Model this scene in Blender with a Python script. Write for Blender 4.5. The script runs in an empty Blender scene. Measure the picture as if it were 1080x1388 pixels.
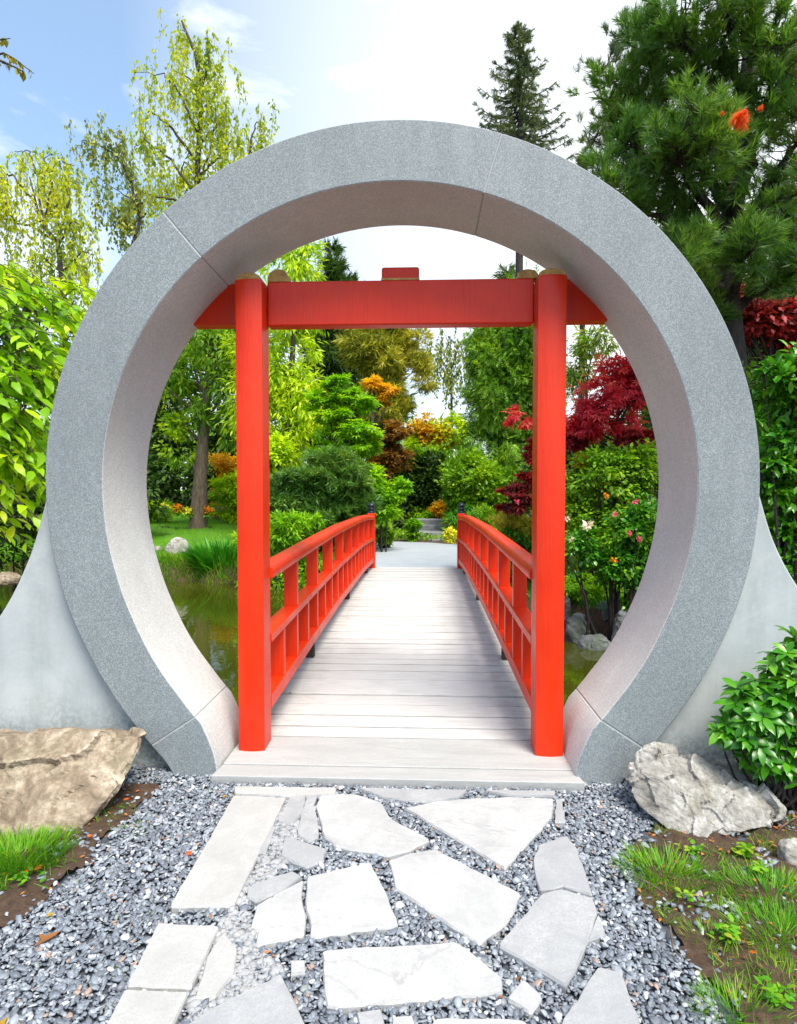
import bpy, bmesh, math, random
import numpy as np
from mathutils import Vector, Matrix, noise
R = math.radians
rng = np.random.default_rng(7)
random.seed(7)
scn = bpy.context.scene
col = scn.collection

# ------------------------------------------------------------------ camera
CAMZ = 1.47
F = 820.0
YAW = math.atan(34 / F); PIT = math.atan(24 / F)
cam_d = bpy.data.cameras.new('camera'); cam = bpy.data.objects.new('camera', cam_d); col.objects.link(cam)
cam.location = (0, 0, CAMZ); cam.rotation_euler = (R(90) - PIT, 0, YAW)
cam_d.sensor_fit = 'VERTICAL'; cam_d.sensor_height = 36; cam_d.lens = F / 1388 * 36
cam_d.clip_start = 0.05; cam_d.clip_end = 2000
scn.camera = cam
fv = Vector((-math.sin(YAW) * math.cos(PIT), math.cos(YAW) * math.cos(PIT), -math.sin(PIT)))
rv = Vector((math.cos(YAW), math.sin(YAW), 0)); uv_ = rv.cross(fv)
def ray(px, py): return fv + rv * ((px - 540) / F) + uv_ * ((694 - py) / F)
def at(px, py, Y):                      # world point on the plane y = Y
    d = ray(px, py); t = Y / d.y
    return Vector((d.x * t, Y, CAMZ + d.z * t))
def gp(px, py, z=0.0):                  # world point on the plane z
    d = ray(px, py); t = (z - CAMZ) / d.z
    return Vector((d.x * t, d.y * t, z))

# ------------------------------------------------------------------ helpers
def props(o, label=None, cat=None, group=None, kind=None):
    if label: o['label'] = label
    if cat: o['category'] = cat
    if group: o['group'] = group
    if kind: o['kind'] = kind
    return o
def empty(name, loc, label, cat, group=None, kind=None):
    o = bpy.data.objects.new(name, None); col.objects.link(o); o.location = loc
    o.empty_display_size = .1
    return props(o, label, cat, group, kind)
def link(name, me, mat, parent=None):
    o = bpy.data.objects.new(name, me); col.objects.link(o)
    if mat is not None and not me.materials: me.materials.append(mat)
    if parent is not None:
        o.parent = parent
        o.matrix_parent_inverse = Matrix.Translation(-Vector(parent.location)) if parent.parent is None else Matrix.Identity(4)
        if parent.parent is not None:
            o.matrix_parent_inverse = Matrix.Identity(4)
    return o
def mesh(name, V, Fc, mat, parent=None, smooth=False):
    me = bpy.data.meshes.new(name)
    me.from_pydata([tuple(v) for v in V], [], Fc); me.update()
    if smooth: me.polygons.foreach_set('use_smooth', [True] * len(me.polygons))
    return link(name, me, mat, parent)
def npmesh(name, V, T, mat, parent=None, smooth=False):
    """V (n,3), T (m,k) equal-sized faces"""
    me = bpy.data.meshes.new(name); T = np.asarray(T, dtype=np.int32); V = np.asarray(V, dtype=np.float32)
    me.vertices.add(len(V)); me.vertices.foreach_set('co', V.ravel())
    k = T.shape[1]; me.loops.add(T.size); me.loops.foreach_set('vertex_index', T.ravel())
    me.polygons.add(len(T)); me.polygons.foreach_set('loop_start', np.arange(0, T.size, k, dtype=np.int32))
    me.update(calc_edges=True)
    if smooth: me.polygons.foreach_set('use_smooth', np.ones(len(T), dtype=bool))
    return link(name, me, mat, parent)
def bmobj(name, bm, mat, parent=None, smooth=False):
    me = bpy.data.meshes.new(name); bmesh.ops.recalc_face_normals(bm, faces=bm.faces); bm.to_mesh(me); bm.free()
    if smooth: me.polygons.foreach_set('use_smooth', [True] * len(me.polygons))
    return link(name, me, mat, parent)
def bevel(o, w=.006, seg=2, ang=30):
    m = o.modifiers.new('bevel', 'BEVEL'); m.width = w; m.segments = seg; m.limit_method = 'ANGLE'; m.angle_limit = R(ang)
    o.data.polygons.foreach_set('use_smooth', [True] * len(o.data.polygons)); m.harden_normals = True
    return o
def bx(bm, lo, hi):
    x0, y0, z0 = lo; x1, y1, z1 = hi
    v = [bm.verts.new(p) for p in ((x0,y0,z0),(x1,y0,z0),(x1,y1,z0),(x0,y1,z0),(x0,y0,z1),(x1,y0,z1),(x1,y1,z1),(x0,y1,z1))]
    for f in ((0,3,2,1),(4,5,6,7),(0,1,5,4),(1,2,6,5),(2,3,7,6),(3,0,4,7)): bm.faces.new([v[i] for i in f])
def box(name, lo, hi, mat, parent=None, bev=.006):
    bm = bmesh.new(); bx(bm, lo, hi); o = bmobj(name, bm, mat, parent)
    if bev: bevel(o, bev)
    return o
def tubes(paths, sides=6):
    """paths: list of (points, radii) -> V,T (quads)"""
    VV = []; TT = []; off = 0
    for P, rad in paths:
        P = [Vector(p) for p in P]; n = len(P)
        if n < 2: continue
        for i in range(n):
            d = (P[min(i+1, n-1)] - P[max(i-1, 0)])
            if d.length < 1e-6: d = Vector((0, 0, 1))
            d.normalize(); a = d.cross(Vector((.31, .95, .05)))
            if a.length < .05: a = d.cross(Vector((1, 0, 0)))
            a.normalize(); b = d.cross(a)
            for s in range(sides):
                t = 2 * math.pi * s / sides
                VV.append(tuple(P[i] + (a * math.cos(t) + b * math.sin(t)) * rad[i]))
        for i in range(n - 1):
            for s in range(sides):
                s2 = (s + 1) % sides
                TT.append((off + i*sides + s, off + i*sides + s2, off + (i+1)*sides + s2, off + (i+1)*sides + s))
        off += n * sides
    return VV, TT
def sweep_box(path, half_w, z0, z1, name, mat, parent, bev=.006, xoff=0):
    """rail with rectangular section following path [(x,y,zref)]"""
    bm = bmesh.new(); rings = []
    for p in path:
        rings.append([bm.verts.new((p[0]+xoff+sx*half_w, p[1], p[2]+zz)) for sx, zz in ((-1,z0),(1,z0),(1,z1),(-1,z1))])
    for a, b in zip(rings, rings[1:]):
        for k in range(4): bm.faces.new((a[k], a[(k+1)%4], b[(k+1)%4], b[k]))
    bm.faces.new(rings[0][::-1]); bm.faces.new(rings[-1])
    o = bmobj(name, bm, mat, parent)
    if bev: bevel(o, bev, 3)
    return o

# ------------------------------------------------------------------ materials
class NT:
    def __init__(s, name):
        s.m = bpy.data.materials.new(name); s.m.use_nodes = True; s.t = s.m.node_tree
        for n in list(s.t.nodes): s.t.nodes.remove(n)
        s.out = s.n('ShaderNodeOutputMaterial')
    def n(s, t, **kw):
        n = s.t.nodes.new(t)
        for k, v in kw.items(): setattr(n, k, v)
        return n
    def l(s, a, b): s.t.links.new(a, b)
    def noise(s, scale, detail=4, rough=.55, vec=None, dist=0):
        n = s.n('ShaderNodeTexNoise'); n.inputs['Scale'].default_value = scale; n.inputs['Detail'].default_value = detail
        n.inputs['Roughness'].default_value = rough; n.inputs['Distortion'].default_value = dist
        if vec is not None: s.l(vec, n.inputs['Vector'])
        return n.outputs['Fac']
    def ramp(s, fac, stops, interp='LINEAR'):
        n = s.n('ShaderNodeValToRGB'); e = n.color_ramp.elements; n.color_ramp.interpolation = interp
        while len(e) < len(stops): e.new(.5)
        for i, (p, c) in enumerate(stops): e[i].position = p; e[i].color = (*c, 1) if len(c) == 3 else c
        s.l(fac, n.inputs['Fac']); return n.outputs['Color']
    def mix(s, fac, a, b, mode='MIX'):
        n = s.n('ShaderNodeMix', data_type='RGBA', blend_type=mode)
        for k, v in ((0, fac), (6, a), (7, b)):
            if isinstance(v, (int, float)): n.inputs[k].default_value = v
            elif isinstance(v, tuple): n.inputs[k].default_value = (*v, 1)
            else: s.l(v, n.inputs[k])
        return n.outputs[2]
    def math(s, op, a, b=0.0, c=None):
        n = s.n('ShaderNodeMath', operation=op)
        for i, v in enumerate((a, b) if c is None else (a, b, c)):
            if isinstance(v, (int, float)): n.inputs[i].default_value = v
            else: s.l(v, n.inputs[i])
        return n.outputs[0]
    def geo(s): return s.n('ShaderNodeNewGeometry')
    def pos(s, sc=(1, 1, 1)):
        g = s.n('ShaderNodeNewGeometry'); m = s.n('ShaderNodeMapping'); m.inputs['Scale'].default_value = sc
        s.l(g.outputs['Position'], m.inputs['Vector']); return m.outputs['Vector']
    def bump(s, h, strength=.3, dist=.01, normal=None):
        n = s.n('ShaderNodeBump'); n.inputs['Strength'].default_value = strength; n.inputs['Distance'].default_value = dist
        s.l(h, n.inputs['Height'])
        if normal is not None: s.l(normal, n.inputs['Normal'])
        return n.outputs['Normal']
    def bsdf(s, color, rough=.6, normal=None, **kw):
        b = s.n('ShaderNodeBsdfPrincipled')
        if isinstance(color, tuple): b.inputs['Base Color'].default_value = (*color, 1)
        else: s.l(color, b.inputs['Base Color'])
        if isinstance(rough, (int, float)): b.inputs['Roughness'].default_value = rough
        else: s.l(rough, b.inputs['Roughness'])
        if normal is not None: s.l(normal, b.inputs['Normal'])
        for k, v in kw.items(): b.inputs[k.replace('_', ' ')].default_value = v
        return b.outputs[0]
    def done(s, sh): s.l(sh, s.out.inputs['Surface']); return s.m

def granite(name, dark, mid, light, big=.12, grain=230):
    t = NT(name); p = t.pos()
    g = t.noise(grain, 3, .7, p); v = t.n('ShaderNodeTexVoronoi'); v.inputs['Scale'].default_value = grain * .8; t.l(p, v.inputs['Vector'])
    c = t.ramp(g, [(.34, dark), (.5, mid), (.66, light)])
    c2 = t.ramp(v.outputs['Color'], [(.15, dark), (.5, mid), (.85, light)])
    c = t.mix(.45, c, c2)
    st = t.noise(2.2, 5, .6, t.pos((1, 1, .6)))
    c = t.mix(t.math('MULTIPLY', t.ramp(st, [(.35, (0,0,0)), (.7, (1,1,1))]), big * 3), c, tuple(x * .62 for x in mid))
    st2 = t.noise(9, 6, .7, t.pos((1, 1, .25)))
    c = t.mix(t.math('MULTIPLY', t.ramp(st2, [(.5, (0,0,0)), (.72, (1,1,1))]), big * 1.6), c, light)
    sp_ = t.noise(38, 5, .8, p); c = t.mix(t.math('MULTIPLY', t.ramp(sp_, [(.60, (0,0,0)), (.72, (1,1,1))]), .35), c, dark)
    nb = t.bump(t.math('ADD', g, t.math('MULTIPLY', sp_, .5)), .45, .004)
    return t.done(t.bsdf(c, .62, nb))
M = {}
M['granite'] = granite('granite_face_shaded', (.10,.122,.136), (.215,.245,.262), (.40,.43,.45), .12, 210)  # front of the ring: its shade is worked into a darker, bluer tone
M['granite_in'] = granite('granite_honed_lit', (.36,.375,.365), (.51,.53,.52), (.68,.695,.68), .12, 190)  # inner side: smoother finish, with the light on it put into the paler tone

def concrete():
    t = NT('concrete'); p = t.pos()
    a = t.noise(3, 6, .6, p); b = t.noise(40, 4, .6, p); st = t.noise(6, 4, .6, t.pos((1, 1, .12)))
    c = t.ramp(a, [(.3, (.35,.385,.40)), (.7, (.43,.46,.475))])
    c = t.mix(t.math('MULTIPLY', t.ramp(st, [(.42, (0,0,0)), (.7, (1,1,1))]), .6), c, (.24,.27,.28))
    bl = t.noise(1.7, 7, .7, p, .8); c = t.mix(t.math('MULTIPLY', t.ramp(bl, [(.45, (0,0,0)), (.6, (1,1,1))]), .4), c, (.50,.52,.52))
    sp = t.n('ShaderNodeSeparateXYZ'); t.l(p, sp.inputs[0])
    low = t.ramp(t.math('ADD', sp.outputs[2], t.math('MULTIPLY', t.math('SUBTRACT', a, .5), .8)), [(0.05, (1,1,1)), (.42, (0,0,0))])
    c = t.mix(t.math('MULTIPLY', low, t.ramp(b, [(.42, (0,0,0)), (.6, (1,1,1))])), c, (.16,.18,.15))
    c = t.mix(t.math('MULTIPLY', t.ramp(b, [(.5, (0,0,0)), (.7, (1,1,1))]), .25), c, (.5,.53,.54))
    return t.done(t.bsdf(c, .7, t.bump(b, .15, .003)))
M['concrete'] = concrete()

def red_paint():
    t = NT('red_paint'); p = t.pos()
    g = t.noise(30, 5, .6, t.pos((3, 3, .25))); a = t.noise(1.6, 4, .6, p); dirt = t.noise(55, 5, .75, t.pos((1, 1, .5)))
    c = t.ramp(a, [(.3, (.57,.019,.001)), (.7, (.69,.032,.0015))])
    c = t.mix(t.math('MULTIPLY', t.ramp(dirt, [(.60, (0,0,0)), (.74, (1,1,1))]), .45), c, (.42,.03,.012))
    fade = t.noise(5, 5, .7, p)
    c = t.mix(t.math('MULTIPLY', t.ramp(fade, [(.6, (0,0,0)), (.85, (1,1,1))]), .12), c, (.85,.13,.07))
    gs = t.noise(22, 6, .7, t.pos((4, 4, .18))); c = t.mix(t.math('MULTIPLY', t.ramp(gs, [(.5, (0,0,0)), (.7, (1,1,1))]), .35), c, (.36,.012,.004))
    ro = t.ramp(fade, [(.3, (.30,.30,.30)), (.7, (.48,.48,.48))])
    return t.done(t.bsdf(c, ro, t.bump(t.math('ADD', g, t.math('MULTIPLY', dirt, .5)), .4, .004), Specular_IOR_Level=.3, Coat_Weight=.07, Coat_Roughness=.2))
M['red'] = red_paint()
def simple(name, c, rough=.5, c2=None, scale=20, bump=.1, **kw):
    t = NT(name); n = t.noise(scale, 4, .6, t.pos())
    cc = t.ramp(n, [(.3, c), (.7, c2 or tuple(x * .7 for x in c))])
    return t.done(t.bsdf(cc, rough, t.bump(n, bump, .004), **kw))
M['cap_wood'] = simple('weathered_cap', (.55,.36,.10), .7, (.30,.14,.05), 30)
M['finial'] = simple('blackened_bronze', (.012,.016,.028), .28, (.03,.04,.06), 30, Metallic=.5)
M['iron'] = simple('dark_timber', (.05,.035,.03), .8)

def planks():
    t = NT('weathered_planks'); g = t.noise(14, 6, .65, t.pos((.35, 7, 1))); big = t.noise(1.3, 4, .6, t.pos((1, 1, 1))); info = t.n('ShaderNodeObjectInfo')
    c = t.ramp(g, [(.25, (.36,.35,.34)), (.5, (.54,.53,.52)), (.75, (.64,.63,.62))])
    c = t.mix(t.math('MULTIPLY', info.outputs['Random'], .5), c, (.43,.415,.41))
    c = t.mix(t.math('MULTIPLY', t.ramp(big, [(.48, (0,0,0)), (.7, (1,1,1))]), .4), c, (.38,.36,.35))
    # shadow and dirt under the rails, painted along both deck edges, broken up by noise
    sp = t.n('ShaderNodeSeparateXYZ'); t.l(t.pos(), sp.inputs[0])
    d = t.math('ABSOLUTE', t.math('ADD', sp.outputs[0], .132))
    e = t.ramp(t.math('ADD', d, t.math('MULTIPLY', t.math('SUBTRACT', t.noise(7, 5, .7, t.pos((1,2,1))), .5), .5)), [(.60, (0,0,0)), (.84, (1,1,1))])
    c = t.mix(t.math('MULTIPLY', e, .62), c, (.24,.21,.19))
    fine = t.noise(60, 5, .7, t.pos((.12, 5, 1)))
    c = t.mix(t.math('MULTIPLY', t.ramp(fine, [(.56, (0,0,0)), (.68, (1,1,1))]), .5), c, (.30,.28,.27))
    return t.done(t.bsdf(c, .75, t.bump(fine, .3, .003)))
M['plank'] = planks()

def slab(name, base, dark, vein=.5, streak=(1, 1, 1)):
    t = NT(name); p = t.pos(); info = t.n('ShaderNodeObjectInfo')
    n1 = t.noise(6, 7, .65, t.pos(streak), .6); gr = t.noise(170, 3, .7, p); v = t.noise(1.6, 6, .6, t.pos((.5, 1.6, 1)), 1.0); cl = t.noise(45, 6, .75, t.pos(streak))
    c = t.ramp(n1, [(.3, dark), (.6, base)])
    c = t.mix(t.math('MULTIPLY', t.ramp(gr, [(.38, (1,1,1)), (.55, (0,0,0))]), .6), c, tuple(x * .66 for x in base))
    ve = t.ramp(t.math('ABSOLUTE', t.math('SUBTRACT', v, .5)), [(.0, (1,1,1)), (.008, (0,0,0))])
    c = t.mix(t.math('MULTIPLY', ve, vein), c, (.26,.25,.26))
    sp2 = t.noise(24, 4, .6, p)
    c = t.mix(t.math('MULTIPLY', t.ramp(sp2, [(.62, (0,0,0)), (.75, (1,1,1))]), .3), c, (.42,.36,.30))
    c = t.mix(t.math('MULTIPLY', info.outputs['Random'], .25), c, dark)
    c = t.mix(t.math('MULTIPLY', t.ramp(cl, [(.42, (1,1,1)), (.55, (0,0,0))]), .38), c, dark)
    big = t.noise(2.5, 4, .6, p); c = t.mix(t.math('MULTIPLY', t.ramp(big, [(.45, (0,0,0)), (.65, (1,1,1))]), .45), c, dark)
    h = t.math('ADD', t.math('MULTIPLY', n1, 1.0), t.math('ADD', t.math('MULTIPLY', gr, .12), t.math('MULTIPLY', cl, .5)))
    return t.done(t.bsdf(c, .75, t.bump(h, .7, .006)))
M['slab_w'] = slab('white_flagstone', (.50,.493,.487), (.33,.33,.337), .6)
M['slab_g'] = slab('grey_flagstone', (.39,.39,.40), (.27,.275,.29), .4)
M['slab_gr'] = slab('granite_paver', (.46,.45,.44), (.34,.335,.33), .05)
M['thresh'] = slab('threshold_stone', (.44,.435,.43), (.32,.32,.32), .03, (.4, 2.5, 1))

def pebble_mat():
    t = NT('pebble'); g = t.geo(); r = g.outputs['Random Per Island']
    c = t.ramp(r, [(0, (.055,.07,.095)), (.22, (.095,.12,.155)), (.45, (.165,.195,.235)), (.66, (.27,.30,.34)), (.82, (.36,.385,.42)), (.92, (.60,.60,.61)), (.965, (.34,.20,.13)), (.985, (.20,.23,.20))], 'CONSTANT')
    n = t.noise(160, 3, .6, t.pos()); c = t.mix(.35, c, t.mix(n, (.05,.06,.08), (.45,.47,.52)))
    return t.done(t.bsdf(c, .5, t.bump(n, .3, .002)))
M['pebble'] = pebble_mat()
def soil():
    t = NT('soil'); p = t.pos(); a = t.noise(26, 8, .75, p); b = t.noise(3, 4, .6, p)
    c = t.ramp(a, [(.3, (.035,.018,.010)), (.5, (.10,.055,.03)), (.7, (.19,.115,.065))])
    c = t.mix(t.math('MULTIPLY', b, .5), c, (.06,.035,.022))
    return t.done(t.bsdf(c, .9, t.bump(a, 1.0, .03)))
M['soil'] = soil()
def rock_mat(name, a, b, c3, moss=(.09,.10,.03), mossamt=.3, sc=3.0):
    t = NT(name); tc = t.n('ShaderNodeTexCoord'); mp = t.n('ShaderNodeMapping'); t.l(tc.outputs['Object'], mp.inputs['Vector']); p = mp.outputs['Vector']
    mp.inputs['Rotation'].default_value = (.5, .4, .2)
    n1 = t.noise(sc, 10, .68, p, .7); n2 = t.noise(sc * 9, 8, .7, p); n3 = t.noise(sc * .8, 4, .6, p)
    c = t.ramp(n1, [(.28, a), (.48, b), (.66, c3)])
    c = t.mix(t.math('MULTIPLY', t.ramp(n2, [(.4, (1,1,1)), (.62, (0,0,0))]), .5), c, a)
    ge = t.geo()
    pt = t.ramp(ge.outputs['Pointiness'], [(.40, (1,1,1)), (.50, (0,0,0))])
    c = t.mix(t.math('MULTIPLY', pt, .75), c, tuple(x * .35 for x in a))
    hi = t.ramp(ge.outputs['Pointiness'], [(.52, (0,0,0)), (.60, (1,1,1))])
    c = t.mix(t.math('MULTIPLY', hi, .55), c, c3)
    mo = t.math('MULTIPLY', t.ramp(n3, [(.52, (0,0,0)), (.64, (1,1,1))]), mossamt)
    c = t.mix(mo, c, moss)
    w = t.n('ShaderNodeTexWave'); w.inputs['Scale'].default_value = sc * 2.2; w.inputs['Distortion'].default_value = 9; w.inputs['Detail'].default_value = 5
    mp2 = t.n('ShaderNodeMapping'); t.l(tc.outputs['Object'], mp2.inputs['Vector']); mp2.inputs['Scale'].default_value = (.6, .8, 1.6); mp2.inputs['Rotation'].default_value = (.3, .5, 0); t.l(mp2.outputs[0], w.inputs['Vector'])
    h = t.math('ADD', n2, t.math('MULTIPLY', w.outputs['Fac'], .35))
    return t.done(t.bsdf(c, .85, t.bump(h, .7, .012)))
M['rock_tan'] = rock_mat('tan_rock', (.09,.065,.04), (.29,.22,.155), (.60,.51,.40), sc=4.5)
M['rock_grey'] = rock_mat('pale_grey_rock', (.11,.10,.09), (.33,.315,.29), (.60,.585,.565), (.14,.12,.07), .4, sc=5.0)
M['rock_dark'] = rock_mat('wet_grey_rock', (.05,.055,.06), (.13,.14,.15), (.25,.26,.28), (.05,.08,.02), .5, 2)
M['path'] = simple('grey_path', (.30,.33,.37), .85, (.36,.385,.42), 2.2, .2)
M['steps'] = rock_mat('step_stone', (.07,.07,.08), (.17,.17,.18), (.36,.36,.38), (.07,.1,.03), .4, 3)

def foliage(name, cols, trans=.45, rough=.45, nscale=.8, spec=.4, namt=.5, tint=1.0):
    """cols: list of colours dark -> bright; picked per leaf and by a slow noise"""
    t = NT(name); g = t.geo(); r = g.outputs['Random Per Island']; n = t.noise(nscale, 3, .6, t.pos())
    f = t.math('ADD', t.math('MULTIPLY', r, 1 - namt), t.math('MULTIPLY', t.math('MULTIPLY_ADD', n, 2.2, -.6), namt))
    cols = [tuple(min(.82, v * g_) for v, g_ in zip(cc, (1.8, 1.5, .9))) for cc in cols]; k = len(cols); c = t.ramp(f, [(i / (k - 1) * .9 + .05, cc) for i, cc in enumerate(cols)])
    b = t.n('ShaderNodeBsdfPrincipled'); t.l(c, b.inputs['Base Color']); b.inputs['Roughness'].default_value = rough
    b.inputs['Specular IOR Level'].default_value = spec
    tr = t.n('ShaderNodeBsdfTranslucent'); t.l(t.mix(1.0, c, (1.25, 1.2, .6), 'MULTIPLY'), tr.inputs['Color'])
    m = t.n('ShaderNodeMixShader'); m.inputs[0].default_value = trans; t.l(b.outputs[0], m.inputs[1]); t.l(tr.outputs[0], m.inputs[2])
    return t.done(m.outputs[0])
G = {}
G['lime'] = foliage('lime_leaf', [(.07,.17,.008), (.20,.38,.012), (.36,.54,.02), (.54,.64,.04)], .5)
G['near'] = foliage('bright_leaf', [(.05,.16,.010), (.14,.34,.012), (.27,.50,.018), (.48,.60,.03)], .5, .38)
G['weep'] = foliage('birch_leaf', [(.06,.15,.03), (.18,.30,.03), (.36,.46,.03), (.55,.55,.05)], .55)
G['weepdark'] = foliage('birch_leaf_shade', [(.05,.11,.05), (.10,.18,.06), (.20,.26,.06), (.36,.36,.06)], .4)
G['mid'] = foliage('mid_leaf', [(.025,.10,.010), (.07,.20,.014), (.15,.33,.018), (.32,.46,.02)], .4)
G['green'] = foliage('green_leaf', [(.03,.12,.010), (.08,.25,.012), (.17,.40,.015), (.34,.50,.02)], .5)
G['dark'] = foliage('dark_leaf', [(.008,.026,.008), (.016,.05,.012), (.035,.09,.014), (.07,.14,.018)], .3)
G['glossy'] = foliage('glossy_leaf', [(.010,.07,.010), (.022,.13,.012), (.05,.21,.014), (.12,.33,.02)], .28, .3, 2.0, .5)
G['pine'] = foliage('pine_needle', [(.012,.05,.018), (.035,.115,.028), (.075,.19,.04), (.19,.31,.07)], .4, .45, 1.0)
G['pine_y'] = foliage('conifer_sunlit', [(.05,.09,.02), (.14,.19,.03), (.28,.32,.05), (.48,.43,.08)], .4, .5, .5)
G['spruce'] = foliage('spruce_needle', [(.018,.04,.03), (.035,.075,.05), (.07,.12,.06), (.16,.20,.08)], .3, .5)
G['cypress'] = foliage('cypress_spray', [(.025,.09,.012), (.06,.18,.02), (.12,.28,.03), (.24,.40,.04)], .35, .45, .9)
G['redleaf'] = foliage('red_maple_leaf', [(.12,.008,.03), (.32,.014,.05), (.56,.04,.09), (.70,.16,.16)], .45, .4, 1.5)
G['redlow'] = foliage('wine_leaf', [(.03,.005,.012), (.09,.012,.025), (.20,.02,.035), (.38,.04,.06)], .4, .4, 1.5)
G['orange'] = foliage('orange_leaf', [(.14,.13,.01), (.30,.22,.015), (.46,.30,.02), (.46,.46,.03)], .5)
G['brown'] = foliage('brown_leaf', [(.04,.02,.01), (.10,.05,.015), (.18,.11,.02), (.26,.2,.03)], .35)
G['grass'] = foliage('grass_blade', [(.015,.09,.005), (.035,.17,.007), (.07,.25,.010), (.16,.30,.02), (.30,.27,.08)], .4, .45, 2.5)
G['lawn'] = foliage('lawn_blade', [(.05,.20,.005), (.10,.30,.007), (.18,.38,.010)], .4, .5, .6)
G['sedge'] = foliage('sedge_blade', [(.01,.09,.012), (.02,.16,.016), (.05,.25,.02), (.12,.34,.03)], .35, .4)
G['petal_p'] = foliage('pink_petal', [(.50,.05,.22), (.65,.12,.34)], .3, .6)
G['petal_l'] = foliage('lilac_petal', [(.52,.42,.60), (.72,.64,.74)], .3, .6)
G['petal_o'] = foliage('orange_petal', [(.70,.16,.01), (.80,.30,.02)], .3, .6)
G['petal_y'] = foliage('yellow_petal', [(.65,.50,.02), (.75,.62,.10)], .3, .6)
G['dead'] = foliage('dead_needle', [(.60,.06,.01), (.75,.12,.02)], .4, .6)
G['litter'] = foliage('fallen_leaf', [(.05,.025,.015), (.13,.06,.03), (.28,.13,.05), (.40,.10,.04)], .2, .6, 3)
def bark_mat(name, a, b):
    t = NT(name); n = t.noise(9, 7, .7, t.pos((2.5, 2.5, .5))); c = t.ramp(n, [(.35, a), (.65, b)])
    return t.done(t.bsdf(c, .9, t.bump(n, 1, .03)))
M['bark'] = bark_mat('bark', (.035,.025,.02), (.12,.09,.075))
M['bark_br'] = bark_mat('brown_bark', (.07,.045,.03), (.24,.17,.13))
M['bark_dk'] = bark_mat('dark_bark', (.010,.008,.008), (.05,.04,.035))

def water():
    t = NT('pond_water'); n = t.noise(2.2, 3, .5, t.pos((1, 1, 1))); n2 = t.noise(14, 2, .5, t.pos())
    h = t.math('ADD', n, t.math('MULTIPLY', n2, .12))
    c = t.ramp(t.noise(.5, 3, .5, t.pos()), [(.3, (.030,.036,.003)), (.7, (.060,.066,.006))])
    return t.done(t.bsdf(c, .03, t.bump(h, .10, .03), Specular_IOR_Level=.75))
M['water'] = water()

# ------------------------------------------------------------------ terrain
WATER = -.36
def smooth(a, b, x):
    t = np.clip((x - a) / (b - a), 0, 1); return t * t * (3 - 2 * t)
def ground_h(x, y):
    x = np.asarray(x, float); y = np.asarray(y, float)
    wob = .25 * np.sin(x * 1.7) + .18 * np.sin(x * 3.9 + 1.3)
    far = np.where(x < -1.3, 12.7 + wob, np.where(x > 1.2, 8.6 + wob * 1.2 - (x - 1.2) * .55, 10.9))
    near = 3.85
    p = smooth(near, near + .35, y) * (1 - smooth(far - .45, far, y))
    p = p * (1 - smooth(2.6, 3.2, x - (y - 5) * .12)) * smooth(-13, -11.5, x)
    h = -1.0 * p
    # beyond: garden rising gently
    h = h + (smooth(10.5, 13, y) * .10 + np.clip(y - 14, 0, 12) * .055 * smooth(14, 16, y)) * np.where(x < -1.2, 1, 0) * smooth(-1.2, -2.0, -np.abs(x))*0
    rise = np.where(y > 13, np.clip(y - 13, 0, 14) * .055, 0)
    rise = rise * np.clip(smooth(1.6, 3.5, np.abs(x - .1)) + smooth(21, 24, y), 0, 1)
    rb = smooth(8.5, 11, y) * smooth(1.3, 2.5, x) * .35
    rs = smooth(2.9, 4.5, x) * smooth(3.6, 4.6, y) * .25
    h = h + np.maximum(np.maximum(rise, rb), rs) * (1 - p) + .10 * smooth(10.6, 11.4, y) * (1 - p)
    return h
def gh(x, y): return float(ground_h(x, y))
def grid_axis(a, b, mids):
    out = []
    for lo, hi, st in mids: out += list(np.arange(lo, hi, st))
    return np.array(sorted(set([a] + [round(float(v), 4) for v in out] + [b])))
xs = grid_axis(-900, 900, [(-900, -60, 120), (-60, -16, 4), (-16, 8, .2), (8, 30, 2), (30, 60, 6), (60, 900, 120)])
ys = grid_axis(-60, 900, [(-60, 0, 10), (0, 3.2, .4), (3.2, 28, .2), (28, 60, 4), (60, 900, 120)])
X, Y = np.meshgrid(xs, ys); Z = ground_h(X, Y)
Z = Z + .015 * np.sin(X * 5.1 + Y * 3) * (Y > 3.6) - .022 * (Y < 3.65)
nx, ny = len(xs), len(ys)
V = np.stack([X.ravel(), Y.ravel(), Z.ravel()], 1)
ii, jj = np.meshgrid(np.arange(nx - 1), np.arange(ny - 1)); a = (jj * nx + ii).ravel()
gr = npmesh('ground', V, np.stack([a, a + 1, a + nx + 1, a + nx], 1), M['soil'], smooth=True); props(gr, kind='structure')
wm = mesh('pond_water', [(-14, 3.5, WATER), (4.5, 3.5, WATER), (4.5, 14, WATER), (-14, 14, WATER)], [(0, 1, 2, 3)], M['water']); props(wm, kind='structure')

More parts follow.
